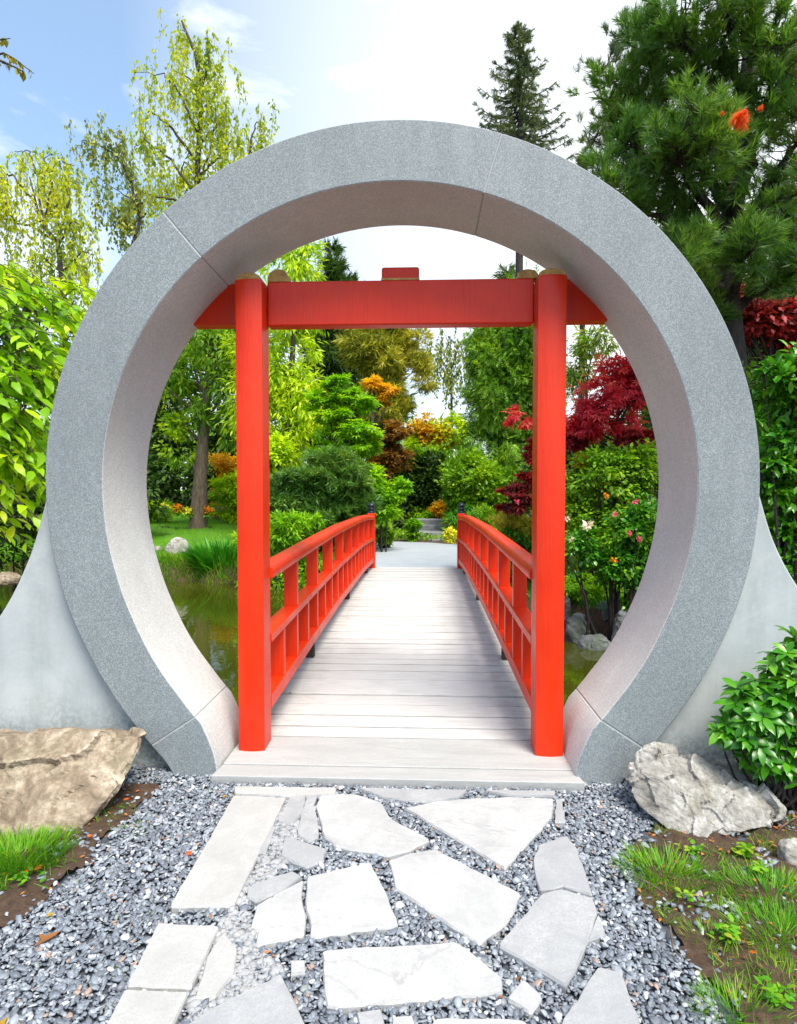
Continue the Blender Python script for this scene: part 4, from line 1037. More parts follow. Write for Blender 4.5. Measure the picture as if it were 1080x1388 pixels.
ptree('conifer', 'sunlit olive conifer leaning to the right with ragged limbs', 'conifer', 21, [(505,700),(508,560),(515,480),(518,400)], .22,
    [('pine_y', 'tuftfar', .48, 120, 45, [(514,450,30,24),(526,490,24,30),(498,470,30,40),(522,540,30,26),(540,470,12,12),(528,430,18,16)], dict(cl=.28, droop=.1, flat=.6, shell=.35, up=.2)),
     ('pine_y', 'tuftfar', .4, 16, 25, [(570,465,8,18),(575,520,14,4),(572,495,6,10)], dict(cl=.5, droop=.1, flat=.6, shell=.2, up=.2))], 73, 'bark_dk', nb=30)
ptree('maple_tree', 'bright green maple with layered leaves in the middle of the garden', 'tree', 15, [(455,700),(452,640),(455,590),(462,530)], .09,
    [('green', 'maple', .15, 110, 55, [(460,530,28,28),(475,580,42,32),(455,620,38,25),(490,600,30,22),(440,560,28,30),(478,545,30,20)], dict(cl=.3, droop=.3, flat=.4, shell=.3, up=.9))], 74, nb=22, group='broadleaf trees beyond the bridge')
ptree('orange_maple', 'small maple with orange turning leaves behind the bright green maple', 'tree', 17.5, [(508,700),(506,600),(505,540)], .07,
    [('orange', 'maple', .14, 34, 40, [(505,520,16,10),(512,545,14,10),(526,530,12,8)], dict(cl=.35, droop=.3, flat=.4, shell=.2, up=.8))], 75, nb=14)
ptree('bronze_maple', 'bronze brown maple low under the olive conifer', 'tree', 17, [(530,700),(528,640),(525,600)], .06,
    [('brown', 'maple', .16, 60, 50, [(528,590,32,22),(535,620,32,18),(505,640,28,20)], dict(cl=.32, droop=.3, flat=.4, shell=.2, up=.8))], 76, nb=14)
ptree('yellow_shrub', 'yellow orange shrub below the bright sky gap', 'shrub', 26, [(588,700),(588,640)], .08,
    [('orange', 'simple', .22, 40, 45, [(578,583,24,18),(600,592,20,20)], O), ('lime', 'simple', .22, 60, 45, [(600,590,34,26),(622,590,12,30),(568,600,18,16)], O)], 77, nb=6)
shrub('low_pine', 'spreading blue green garden pine beside the left railing', 13.2, [(425,660,55,26),(455,635,42,22),(395,680,48,26),(480,665,30,20),(440,690,48,20)], 'pine', 'tuftfar', .26, 130, 60, 78, opts=dict(cl=.26, droop=-.3, flat=.35, shell=.3, up=.2), stems=18)
shrub('fern_bush', 'soft green ferny bush between railing and garden pine', 11.8, [(395,712,36,18),(378,722,30,18),(420,706,28,12),(360,730,40,16)], 'green', 'narrow', .11, 80, 60, 79)
shrub('yellow_bush', 'yellow green bush behind the garden pine at the left post', 15.5, [(375,620,28,28),(370,655,26,26),(350,640,26,40)], 'lime', 'simple', .15, 90, 50, 80)
shrub('green_bush', 'leafy green bush at the far end of the left railing', 14.0, [(515,672,30,18),(508,692,34,14),(532,697,20,10),(495,650,28,20),(540,660,20,14)], 'green', 'simple', .11, 130, 60, 81, skirt=False)
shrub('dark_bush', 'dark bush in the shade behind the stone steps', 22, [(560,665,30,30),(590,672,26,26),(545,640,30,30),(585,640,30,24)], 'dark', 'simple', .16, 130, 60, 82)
shrub('clipped_hedge', 'clipped dark green hedge below the yellow orange shrub', 24, [(578,632,26,22),(560,635,18,22),(598,636,16,22)], 'mid', 'simple', .15, 140, 60, 83, opts=dict(cl=.2, droop=0, flat=.9, shell=.7, up=.5))
shrub('round_shrub', 'rounded green shrub at the foot of the tall cypress', 19, [(640,650,38,36),(625,665,24,26),(665,660,28,32)], 'mid', 'simple', .14, 170, 60, 84, opts=dict(cl=.2, droop=0, flat=.9, shell=.7, up=.5))
# clipped ball right behind left newel
r = np.random.default_rng(85); c = at(514, 716, 15.6)
root = empty('clipped_ball', (c.x, c.y, gh(c.x, c.y)), 'small clipped ball of box hedge beside the end of the left railing', 'shrub')
u = unit(r, 2600); V, T = leaves('simple', np.array(c) + u*.30*r.uniform(.85, 1.0, 2600)[:, None]*np.array([1,1,1.15]), u + unit(r, 2600)*.8, u, .05*r.uniform(.7,1.3,2600)); npmesh('foliage', V, T, G['green'], root)
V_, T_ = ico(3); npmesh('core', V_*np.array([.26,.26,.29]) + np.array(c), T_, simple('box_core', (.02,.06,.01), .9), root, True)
V, T = tubes([([Vector((c.x, c.y, gh(c.x, c.y)-.05)), c], [.02, .02])], 5); npmesh('stem', V, T, M['bark_dk'], root)
for i, (px, py, w, h, Yd, mt, kd, lb) in enumerate([(575,698,20,10,21.5,'green','simple','soft green perennials beside the stone steps'),(632,700,24,14,17.5,'sedge','narrow','grassy plant right of the stone steps'),(610,722,6,6,16.4,'petal_y','simple','yellow leaved plant at the right end of the path'),
        (598,688,14,10,21,'orange','simple','tan flowering plant above the stone steps'),(652,705,18,20,15.5,'mid','narrow','leafy perennial behind the right newel'),(560,712,10,8,17.5,'green','simple','low plant left of the stone steps'),(520,722,14,8,15,'mid','simple','low ground plant behind the clipped ball')]):
    shrub('garden_plant', lb, Yd, [(px,py,w,h)], mt, kd, .10, 26, 40, 90+i, cat='plant', stems=4, group='plants around the stone steps')

# ---------------- cypress and trees centre-right
r = np.random.default_rng(101)
ptree('columnar_cypress', 'tall dense columnar cypress left of the right red post', 'conifer', 20, [(680,700),(682,560),(688,450)], .22,
    [('cypress', 'spray', .32, 420, 50, [(696,440,40,56),(650,470,16,40),(685,490,44,60),(680,540,48,60),(676,600,52,55),(672,650,52,40),(715,500,40,100)], dict(cl=.16, droop=.9, flat=1.5, shell=.62, up=.2)),
     ('lime', 'spray', .24, 24, 24, [(665,600,45,60),(685,500,36,70)], dict(cl=.2, droop=.6, flat=1.2, shell=.9, up=.2))], 101, 'bark_dk', nb=4)
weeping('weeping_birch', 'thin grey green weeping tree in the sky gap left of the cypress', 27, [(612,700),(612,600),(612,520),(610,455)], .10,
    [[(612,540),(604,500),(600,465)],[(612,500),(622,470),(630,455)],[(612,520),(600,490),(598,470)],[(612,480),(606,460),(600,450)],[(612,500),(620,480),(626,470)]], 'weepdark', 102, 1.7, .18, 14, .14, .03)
# tall spruce visible above the ring and its trunk through the opening
def spruce(name, label, Yd, pxc, top, bot, wmax, seed, mat='spruce', tr=.2, bare=.3):
    r = np.random.default_rng(seed); tk = [at(pxc + dx, py, Yd) for dx, py in ((-2, 700), (0, (bot+700)/2), (2, bot), (3, (top+bot)/2), (0, top))]; g = gh(tk[0].x, Yd); tk[0].z = g-.1
    s = Yd/F; paths = [(tk, [tr, tr*.85, tr*.7, tr*.4, .02])]; parts = []
    zt, zb = tk[-1].z, tk[2].z; nlev = 30
    for i in range(nlev):
        f = i/(nlev-1); z = zt - (zt-zb)*f; w = wmax*s*(.10 + .9*f**.75)*(1 if i % 3 else .72)*r.uniform(.75, 1.15); cxx = np.interp(z, [tk[2].z, tk[3].z, tk[4].z], [tk[2].x, tk[3].x, tk[4].x])
        for q in range(6):
            if r.random() < .14: continue
            a_ = r.uniform(0, 2*math.pi); L = w*r.uniform(.55, 1.1); m = 7; ln = []
            for j in range(m):
                t = j/(m-1); ln.append(Vector((cxx + math.cos(a_)*L*t, Yd + math.sin(a_)*L*t, z - .10*L*t + .22*L*t*t - .12*L*math.sin(t*3))))
            paths.append((ln, [.03*(1-t_/m)+.004 for t_ in range(m)]))
            n = int(10 + 36*L/ (wmax*s)); t = r.uniform(.15, 1, n); P = np.array([ln[min(int(x*(m-1)), m-2)].lerp(ln[min(int(x*(m-1)), m-2)+1], x*(m-1)%1) for x in t]); P += r.normal(size=P.shape)*.05*s*25*.5
            D = np.stack([np.full(n, math.cos(a_)), np.full(n, math.sin(a_)), np.full(n, -.35)], 1) + unit(r, n)*.9
            parts.append(leaves('tuftfar', P, D, unit(r, n), .42*s*25*r.uniform(.6, 1.2, n)))
    root = empty(name, (tk[0].x, Yd, g), label, 'conifer')
    V, T = tubes(paths, 5); npmesh('trunk', V, T, M['bark_dk'], root, True); V, T = merge(parts); npmesh('crown', V, T, G[mat], root)
spruce('spruce', 'tall narrow spruce rising behind the top right of the ring', 24, 703, 36, 240, 84, 111)
r = np.random.default_rng(112); c = [at(px, py, 23.6) for px, py in ((698, 372), (690, 372), (682, 368))]
# a low limb of another conifer peeking above the beam
ptree('conifer', 'small conifer tip poking above the beam left of the spruce trunk', 'conifer', 28, [(690,700),(690,500),(688,380)], .12, [('spruce','tuftfar',.5,14,20,[(686,372,6,8),(690,400,10,20)], dict(cl=.5, droop=0, flat=.7, shell=.1, up=.2))], 112, 'bark_dk', nb=6)
spruce('spruce', 'broken conifer tip just above the right shoulder of the ring', 30, 788, 214, 420, 26, 113)

# ---------------- right of opening: red maple, flowering shrubs
ptree('red_maple', 'red leaved maple spreading behind the right red post', 'tree', 9.2, [(800,760),(812,700),(830,640),(838,560),(842,500)], .06,
    [('redleaf', 'maple', .10, 150, 18, [(840,500,34,18),(868,530,30,24),(825,542,44,16),(800,582,36,16),(765,580,30,14),(850,578,34,18),(700,568,22,12),(712,576,20,10),(800,518,16,10),(875,490,20,16),(845,520,40,34),(800,560,40,30)], dict(cl=.34, droop=.6, flat=.9, shell=.2, up=.8)),
     ('redlow', 'maple', .10, 70, 34, [(705,670,28,18),(715,650,18,14),(695,685,22,10),(720,610,14,20),(860,600,34,20),(780,600,34,14)], dict(cl=.32, droop=.35, flat=.4, shell=.2, up=.8)),
     ('orange', 'maple', .09, 14, 26, [(790,625,22,14),(815,655,22,14),(830,760,10,8)], dict(cl=.4, droop=.35, flat=.4, shell=.2, up=.8))], 121, 'bark_dk', nb=46, br=.022)
ptree('red_maple', 'dark wine coloured shrub under the big pine at the right edge', 'shrub', 9.5, [(1060,760),(1050,600),(1040,480)], .05,
    [('redlow', 'simple', .12, 70, 50, [(1020,440,60,26),(1060,425,40,20),(985,420,40,20),(1075,470,40,20)], dict(cl=.35, droop=.4, flat=.6, shell=.2, up=.5)),
     ('redleaf', 'maple', .12, 7, 14, [(1066,426,14,8),(1075,415,12,6)], dict(cl=.4, droop=.3, flat=.5, shell=.2, up=.6))], 122, 'bark_dk', nb=20)
ptree('backlit_tree', 'pale green feathery tree behind the red maple', 'tree', 16, [(800,720),(800,600),(790,480)], .09,
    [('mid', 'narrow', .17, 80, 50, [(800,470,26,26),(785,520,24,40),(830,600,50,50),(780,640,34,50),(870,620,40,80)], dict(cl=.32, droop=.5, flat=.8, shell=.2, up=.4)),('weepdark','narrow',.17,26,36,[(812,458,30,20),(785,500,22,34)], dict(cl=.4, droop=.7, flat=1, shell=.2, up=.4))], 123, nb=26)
shrub('bank_shrub', 'mixed green shrub with dark stems in the middle of the right bank', 8.6, [(815,655,56,42),(860,640,40,50),(775,690,22,40),(835,710,60,34)], 'mid', 'broad', .065, 190, 48, 131, stems=26, extra=[('green','broad',.065,70,34,[(830,630,46,30),(850,690,40,40),(800,700,30,30)],O)])
shrub('rhododendron', 'green rhododendron with pink and lilac flowers near the water', 7.4, [(790,745,34,34),(835,760,44,34),(865,720,34,48),(830,775,40,18),(862,800,20,32)], 'glossy', 'broad', .065, 150, 44, 132, skirt=False, stems=24, opts=dict(cl=.28, droop=.2, flat=.7, shell=.3, up=.6), extra=[('green','broad',.055,40,34,[(845,740,44,50),(860,830,24,30)],O)])
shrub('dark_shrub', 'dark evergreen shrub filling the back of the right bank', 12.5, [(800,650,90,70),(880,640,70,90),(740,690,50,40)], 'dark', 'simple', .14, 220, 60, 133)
shrub('sage_bush', 'grey green needle bush outside the right railing', 9.8, [(705,712,30,16),(725,725,26,18),(690,705,20,10)], 'pine_y', 'tuftfar', .13, 60, 50, 134, opts=dict(cl=.3, droop=-.3, flat=.5, shell=.3, up=.2), extra=[('sedge','narrow',.09,40,40,[(700,720,26,14),(725,735,24,16)],O)])
shrub('ground_plant', 'fresh green low plants above the dark pond rocks', 8.3, [(790,790,34,12),(825,802,30,10),(765,800,24,10)], 'green', 'narrow', .06, 70, 50, 135, cat='plant')
def flower(px, py, Yd, size, mt, seed, n=14):
    r = np.random.default_rng(seed); c = np.array(at(px, py, Yd)); D = unit(r, n); D[:, 1] -= .6; V, T = leaves('simple', np.tile(c, (n, 1)) + D*size*.1, D, unit(r, n), np.full(n, size)*r.uniform(.7, 1, n))
    return V, T, c
fl = [(797,712,.085,'petal_l','large lilac bloom nearest the right red post'),(768,703,.05,'petal_l','small lilac bloom touching the right red post'),(832,697,.045,'petal_p','pale pink bloom in the middle of the bank'),(860,680,.05,'petal_p','upper pink bloom on the right bank'),
      (853,722,.05,'petal_p','bright magenta bloom near the ring edge'),(866,730,.05,'petal_p','magenta bloom below the bright magenta one'),(774,731,.045,'petal_l','whitish bloom low beside the right red post'),(832,759,.055,'petal_o','orange red bloom above the water'),(820,672,.06,'petal_o','orange bloom among the dark stems'),(700,680,.05,'petal_p','pink bloom just left of the right red post')]
for i, (px, py, s_, mt, lb) in enumerate(fl):
    V, T, c = flower(px, py, 6.75 if i not in (8, 9) else 7.8, s_, mt, 140+i); o = npmesh('flower', V - c, T, G[mt]); o.location = c; props(o, lb, 'flower', 'blooms on the right bank')

# ---------------- big pine upper right
def pine(name, label, Yd, trunk, tr, limbs, seed, size, nsh, mat='pine'):
    r = np.random.default_rng(seed); tk = pxtrunk(Yd, trunk); n = len(tk); paths = [(tk, [tr*(1-.6*i/(n-1)) for i in range(n)])]; PP=[];DD=[]
    s = Yd/F
    for L in limbs:
        L, dy, spread, cnt = L
        pts = [at(px, py, Yd + dy*i/(len(L)-1)) for i, (px, py) in enumerate(L)]; fine = []
        for a_, b_ in zip(pts, pts[1:]):
            for q in range(6): fine.append(a_.lerp(b_, q/6) + Vector(r.normal(size=3))*.02)
        fine.append(pts[-1]); m = len(fine); paths.append((fine, [max(.008, tr*.35*(1-i/(m-1))) for i in range(m)]))
        for q in range(cnt):
            t = .25 + .75*r.random()**.8; f = t*(m-1); i0 = min(int(f), m-2); p = fine[i0].lerp(fine[i0+1], f-i0)
            off = Vector(unit(r, 1)[0])*spread*s*r.uniform(.2, 1); off.z *= .75; e = p + off
            paths.append(([p, p.lerp(e, .5) + Vector((0,0,-.03)), e], [.010, .007, .004]))
            tip = (e - p).normalized()
            for w in range(nsh):
                d = tip*.6 + Vector(unit(r, 1)[0])*.45 + Vector((0, -.1, .6)); d.normalize(); b = e + Vector(r.normal(size=3))*size*.16
                PP.append(b); DD.append(d); 
    P = np.array(PP); D = np.array(DD); V, T = leaves('tuft', P, D, unit(r, len(P)), size*r.uniform(.75, 1.3, len(P)))
    root = empty(name, (tk[0].x, Yd, gh(tk[0].x, Yd)), label, 'conifer')
    TV, TT = tubes(paths, 5); npmesh('trunk', TV, TT, M['bark_dk'], root, True); npmesh('needles', V, T, G[mat], root)
    print(name, len(P)); return root
Lm = []
for L, dy, sp_, cnt in [
    ([(985,420),(960,350),(900,300),(845,270),(815,240)], -.6, 34, 60), ([(985,380),(930,330),(880,260),(830,215)], .4, 34, 50), ([(990,350),(940,280),(880,215),(850,190)], -.5, 40, 60),
    ([(995,300),(950,220),(890,150),(830,110)], .3, 40, 60), ([(1000,260),(960,170),(900,90),(860,50)], 0, 44, 60), ([(1000,230),(970,130),(930,60),(925,10)], -.6, 50, 70), ([(1010,200),(1000,110),(990,40),(985,-20)], -.8, 50, 70),
    ([(1010,250),(1030,170),(1050,100),(1060,30)], -.8, 50, 70), ([(1010,300),(1050,240),(1080,190),(1120,150)], -.8, 50, 60), ([(990,320),(940,260),(920,220),(925,180)], -1.2, 44, 60), ([(995,300),(980,240),(960,200),(960,150)], -1.3, 46, 60),
    ([(1000,330),(1030,290),(1060,270),(1100,250)], -1.0, 30, 16), ([(985,400),(960,370),(930,350),(905,335)], -1.0, 30, 34), ([(985,420),(1000,380),(1010,350),(1020,320)], -1.0, 28, 26), ([(985,430),(950,400),(935,380)], .5, 30, 26),
    ([(990,420),(1040,390),(1070,370),(1100,360)], -.9, 28, 34), ([(1000,350),(1020,330),(1060,330)], .6, 24, 14), ([(1010,180),(1090,80),(1130,20)], 0, 50, 50), ([(990,440),(960,430),(930,370)], -.5, 26, 22), ([(1005,200),(930,120),(870,140),(825,175)], .8, 30, 44)]:
    Lm.append((L, dy, sp_, int(cnt*1.05)))
pine('pine_tree', 'huge long needled pine filling the upper right corner', 8.2, [(1030,800),(1010,640),(992,480),(985,400),(992,300),(1005,200),(1020,60),(1030,-60)], .22, Lm, 151, .27, 3)
pine('pine_tree', 'smaller dusky pine behind the gap left of the huge pine', 13, [(880,700),(878,520),(872,380),(868,250),(862,120),(860,40)], .14,
   [([(868,250),(840,200),(815,180),(800,190)], 0, 30, 30), ([(864,160),(840,120),(820,100),(805,95)], 0, 28, 30), ([(862,120),(865,70),(850,45)], 0, 30, 34), ([(868,230),(850,170),(830,140)], .5, 34, 30), ([(868,250),(830,240),(812,230)], 0, 20, 14), ([(866,200),(890,150),(905,110)], 0, 40, 30), ([(872,350),(850,310),(835,300)], 0, 20, 16)], 152, .26, 3, 'spruce')
# orange dead sprig and small ones caught in the pine
for i, (px, py, s_, Yd, lb) in enumerate([(999,163,.20,6.6,'bright orange sprig of dead needles caught in the big pine'),(1030,146,.08,6.7,'tiny orange sprig right of the bright one in the pine'),(978,155,.06,6.8,'tiny orange sprig left of the bright one in the pine')]):
    r = np.random.default_rng(160+i); c = np.array(at(px, py, Yd)); n = 14 if i == 0 else 4; D = unit(r, n)*.5; D[:, 2] -= .8; D[:, 0] -= .5
    V, T = leaves('tuft', np.tile([s_*.35, 0, s_*.4], (n, 1)) + r.normal(size=(n, 3))*s_*.10, D, unit(r, n), np.full(n, s_*1.0)); o = npmesh('dead_sprig', V, T, G['dead']); o.location = c; props(o, lb, 'dead sprig', 'orange dead sprigs in the pine')
ptree('evergreen_tree', 'dark evergreen behind the big pine at the right edge', 'conifer', 14, [(1040,800),(1030,600),(1020,420)], .2,
    [('dark', 'tuftfar', .40, 150, 40, [(1040,420,90,60),(1000,470,60,60),(1080,540,90,90),(960,360,50,50),(1060,300,70,70)], dict(cl=.3, droop=.2, flat=.6, shell=.1, up=.3))], 153, 'bark_dk', nb=40)
# laurel at right edge behind the wing
def laurel(name, label, Yd, blobs, size, nc, per, seed, mat='glossy', group=None, opts=None):
    return shrub(name, label, Yd, blobs, mat, 'oval', size, nc, per, seed, opts=opts or dict(cl=.25, droop=.1, flat=.8, shell=.35, up=.65), stems=30, group=group)
laurel('laurel', 'tall green laurel behind the right wing of the gate', 4.9, [(1060,560,44,60),(1090,640,60,80),(1050,640,30,50),(1120,520,60,60),(1075,720,30,60),(1060,500,30,20)], .085, 210, 26, 171)
shrub('dark_shrub', 'dark shrub in the shade behind the tall laurel', 6.5, [(1060,600,70,110),(1090,720,70,90),(1020,560,30,50)], 'dark', 'broad', .09, 150, 40, 172)
# lush glossy shrub in front of right wing
def whorled(name, label, pts, Yd, size, seed, n_wh, mat='glossy'):
    r = np.random.default_rng(seed); bl = pxblobs(Yd, pts, .8); B = np.array(bl); w = B[:,3]*B[:,5]; w /= w.sum(); P=[];D=[];U=[];S=[]; paths=[]
    base = Vector((at(1060,1080,Yd).x, Yd, 0)); root = empty(name, base, label, 'shrub')
    for i in range(n_wh):
        k = r.choice(len(B), p=w); u = unit(r, 1)[0]; c = B[k,:3] + u*(.25+.75*r.random()**.5)*B[k,3:6]
        if c[2] < .03 or c[1] > 3.10: continue
        ax = u*.6 + np.array([0, -.15, .75]); ax /= np.linalg.norm(ax); m = r.integers(7, 11); a0 = r.uniform(0, 6.3)
        q = np.cross(ax, [.3,.2,.9]); q /= np.linalg.norm(q); q2 = np.cross(ax, q)
        for j in range(m):
            a_ = a0 + j*2.4; lift = r.uniform(-.15, .55); d = (q*math.cos(a_) + q2*math.sin(a_)) + ax*lift
            P.append(c - ax*size*.12*(j/m)*2); D.append(d); U.append(ax + r.normal(size=3)*.15); S.append(size*r.uniform(.7, 1.15))
        if i % 2 == 0: paths.append((curve_pts(base + Vector((r.uniform(-.1,.1), 0, -.02)), c, 5, .02, r), [.010,.008,.006,.005,.003]))
    V, T = leaves('oval', np.array(P), np.array(D), np.array(U), np.array(S)); TV, TT = tubes(paths, 5)
    npmesh('stems', TV, TT, M['bark_dk'], root, True); npmesh('foliage', V, T, G[mat], root)
whorled('laurel', 'glossy green laurel in front of the right wing beside the pale boulder', [(1040,960,50,48),(1075,920,40,60),(1020,1000,44,36),(1060,1030,50,32),(1100,980,60,90),(985,990,18,26),(1075,860,14,14)], 2.86, .085, 181, 250)

# ---------------- grass
def tuft(name, label, px, py, wpx, hgt, n, seed, mat='grass', group=None, width=1.0, z=0, lean=.5):
    r = np.random.default_rng(seed); c = gp(px, py, z); s = (c - Vector((0,0,CAMZ))).length / F; rad = wpx/2*s
    a_ = r.uniform(0, 2*np.pi, n); rr = np.sqrt(r.random(n))*rad; off = np.stack([np.cos(a_)*rr, np.sin(a_)*rr*.7, np.zeros(n)], 1)
    D = np.stack([np.cos(a_)*lean*r.random(n), np.sin(a_)*lean*r.random(n), np.ones(n)], 1) + r.normal(size=(n, 3))*.22
    U = np.stack([-np.cos(a_), -np.sin(a_), np.zeros(n)], 1) + r.normal(size=(n,3))*.2
    V, T = leaves('blade', off, D, -U, hgt*r.uniform(.45, 1.15, n)); V[:, 2] = np.maximum(V[:, 2], -.01)
    o = npmesh(name, V, T, G[mat]); o.location = c; props(o, label, 'grass', group)
gt = [(900,1185,100,.13,420,'fine leaved grass tuft in front of the pale boulder'),(1045,1215,110,.12,520,'grass patch at the right edge by the small rounded rock'),(1060,1270,110,.12,460,'grass patch below the one beside the small rounded rock'),(960,1270,60,.07,150,'short weedy tuft in the gravel right of the path'),
      (1000,1375,90,.10,260,'grass tuft in the lower right corner'),(1065,1325,60,.08,140,'small weedy tuft at the right edge above the corner'),(30,1165,95,.16,620,'dense grass growing against the large tan boulder'),(-30,1190,110,.14,400,'grass at the lower left picture edge beside the boulder grass'),
      (180,1128,52,.045,150,'small moss green tuft in the gravel near the tan boulder'),(204,1243,18,.03,40,'tiny sprout beside the left granite pavers'),(150,1322,24,.03,50,'tiny sprout in the gravel at the lower left'),(75,1142,50,.10,160,'grass blades in front of the foot of the tan boulder'),(900,1212,50,.06,80,'low sparse grass at the gravel margin below the fine tuft'),(985,1240,50,.07,90,'thin grass between the short tuft and the right patch')]
for i, (px, py, w, h, n, lb) in enumerate(gt): tuft('grass_tuft', lb, px, py, w*.95, h*.55, int(n*1.5), 200+i, lean=.95, group='grass tufts around the gravel')
# leafy weeds amid the right soil
for i, (px, py, s_, n, lb) in enumerate([(940,1160,.03,26,'small broad leaved weed under the pale boulder'),(1010,1165,.035,40,'broad leaved weed by the small rounded rock'),(930,1225,.025,24,'seedling with round leaves in the right gravel'),(985,1275,.03,40,'clover like weed in the right grass'),(1050,1360,.03,40,'leafy weed near the lower right corner'),(1030,1190,.03,40,'leafy weed at the edge of the right grass patch'),(38,1200,.025,30,'little weed in the left soil')]):
    r = np.random.default_rng(230+i); c = gp(px, py, .0); P = r.normal(size=(n, 3))*np.array([.022,.018,.010]) + np.array([0,0,.03]); D = unit(r, n); D[:,2] = np.abs(D[:,2])*.3
    V, T = leaves('broad', P, D, np.tile([0,0,1.], (n,1)) + r.normal(size=(n,3))*.3, s_*r.uniform(.6,1.2,n)); o = npmesh('weed', V, T, G['grass']); o.location = c; props(o, lb, 'weed', 'weeds around the gravel')
# sedge clump on pond bank
r = np.random.default_rng(251); c = at(298, 775, 12.6); n = 1500; a_ = r.uniform(0, 2*np.pi, n); rr = np.sqrt(r.random(n))*.55
D = np.stack([np.cos(a_)*.5*r.random(n)-.12, np.sin(a_)*.6*r.random(n), np.ones(n)], 1) + r.normal(size=(n,3))*.2
U = np.stack([np.cos(a_), np.sin(a_), np.zeros(n)], 1)
V, T = leaves('blade', np.stack([np.cos(a_)*rr, np.sin(a_)*rr*.6, np.full(n, -.05)], 1), D, U, .75*r.uniform(.5, 1.1, n)); V[:, 0] *= 1
o = npmesh('sedge_clump', V, T, G['sedge']); o.location = (c.x, 12.75, -.15); props(o, 'dark green grassy sedge clump on the pond bank left of the red post', 'grass')
n = 900; a_ = r.uniform(0, 2*np.pi, n); rr = np.sqrt(r.random(n))*.5
V, T = leaves('blade', np.stack([np.cos(a_)*rr, np.sin(a_)*rr*.6, np.full(n, -.05)], 1), np.stack([np.cos(a_)*.7, np.sin(a_)*.6, np.ones(n)], 1) + r.normal(size=(n,3))*.2, np.stack([np.cos(a_), np.sin(a_), np.zeros(n)], 1), .5*r.uniform(.5, 1.1, n))
o = npmesh('sedge_clump', V, T, G['sedge']); c = at(395, 740, 12.3); o.location = (c.x, 12.5, -.1); props(o, 'smaller sedge clump behind the left railing at the water', 'grass')
# lawn blades
def blades_on(name, poly, n, h, mat, seed, dz=0, lab=None, cat='grass', wmul=3):
    r = np.random.default_rng(seed); P = np.array(poly); x = r.uniform(P[:,0].min(), P[:,0].max(), n*2); y = r.uniform(P[:,1].min(), P[:,1].max(), n*2); k = in_poly_np(x, y, poly); x, y = x[k][:n], y[k][:n]; m = len(x)
    D = r.normal(size=(m,3))*.35; D[:,2] = 1; V, T = leaves('blade', np.stack([x, y, ground_h(x, y) + dz], 1), D, unit(r, m), h*r.uniform(.5,1.2,m))
    o = npmesh(name, V, T, G[mat]); props(o, lab, cat, kind='stuff')
blades_on('lawn_grass', lawn_poly, 60000, .10, 'lawn', 261, 0, 'short mown grass of the lawn beyond the pond')
blades_on('bank_grass', [(-9,12.15),(-1.5,12.15),(-1.5,13.5),(-9,13.5)], 42000, .19, 'grass', 262, -.03, 'rough grass along the far pond bank')
blades_on('bank_grass', [(1.0,8.4),(3.6,7.0),(6,7.4),(4,10.5),(1.2,11.5)], 9000, .16, 'sedge', 263, -.02, 'rough ground cover on the right bank')
# leaf ground cover in the beds beyond the bridge
def ground_cover(name, poly, n, size, mat, seed, lab, hh=.15):
    r = np.random.default_rng(seed); P = np.array(poly); x = r.uniform(P[:,0].min(), P[:,0].max(), n*2); y = r.uniform(P[:,1].min(), P[:,1].max(), n*2); k = in_poly_np(x, y, poly); x, y = x[k][:n], y[k][:n]; m = len(x)
    V, T = leaves('simple', np.stack([x, y, ground_h(x, y) + r.random(m)*hh], 1), unit(r, m), np.tile([0,0,1.],(m,1)) + unit(r, m)*.6, size*r.uniform(.6,1.3,m)); o = npmesh(name, V, T, G[mat]); props(o, lab, 'ground cover', kind='stuff')
ground_cover('ground_cover', [(-2.6,12.4),(-1.7,11.2),(-1.2,17.6),(1.4,17.6),(1.5,11.2),(5,10),(9,16),(4,24),(-5,26)], 30000, .10, 'mid', 271, 'leafy ground cover in the beds beyond the bridge')
ground_cover('ground_cover', [(-16,23),(-3,21),(14,20),(22,42),(-24,42)], 14000, .25, 'dark', 272, 'dark undergrowth at the back of the garden', .4)
# far wood closing the horizon
r = np.random.default_rng(281); bl = []
for i in range(46):
    x = -30 + i*1.45 + r.uniform(-.5, .5); 
    if -.6 < x - .9 < 1.9: hgt = r.uniform(1.9, 2.4)
    else: hgt = r.uniform(3.2, 6.0) if x < 0 else r.uniform(2.6, 4.6)
    bl.append((x, 34 + r.uniform(-2, 2), hgt*.5 + .6, 1.5, 1.4, hgt*.55))
(V, T), C = fol_cloud(bl, 900, 40, .34, 'simple', r, cl=.4, droop=.3, flat=.8, shell=.4, up=.5)
o = npmesh('far_wood', V, T, G['mid']); props(o, 'distant wood closing off the garden', 'woodland', kind='stuff')

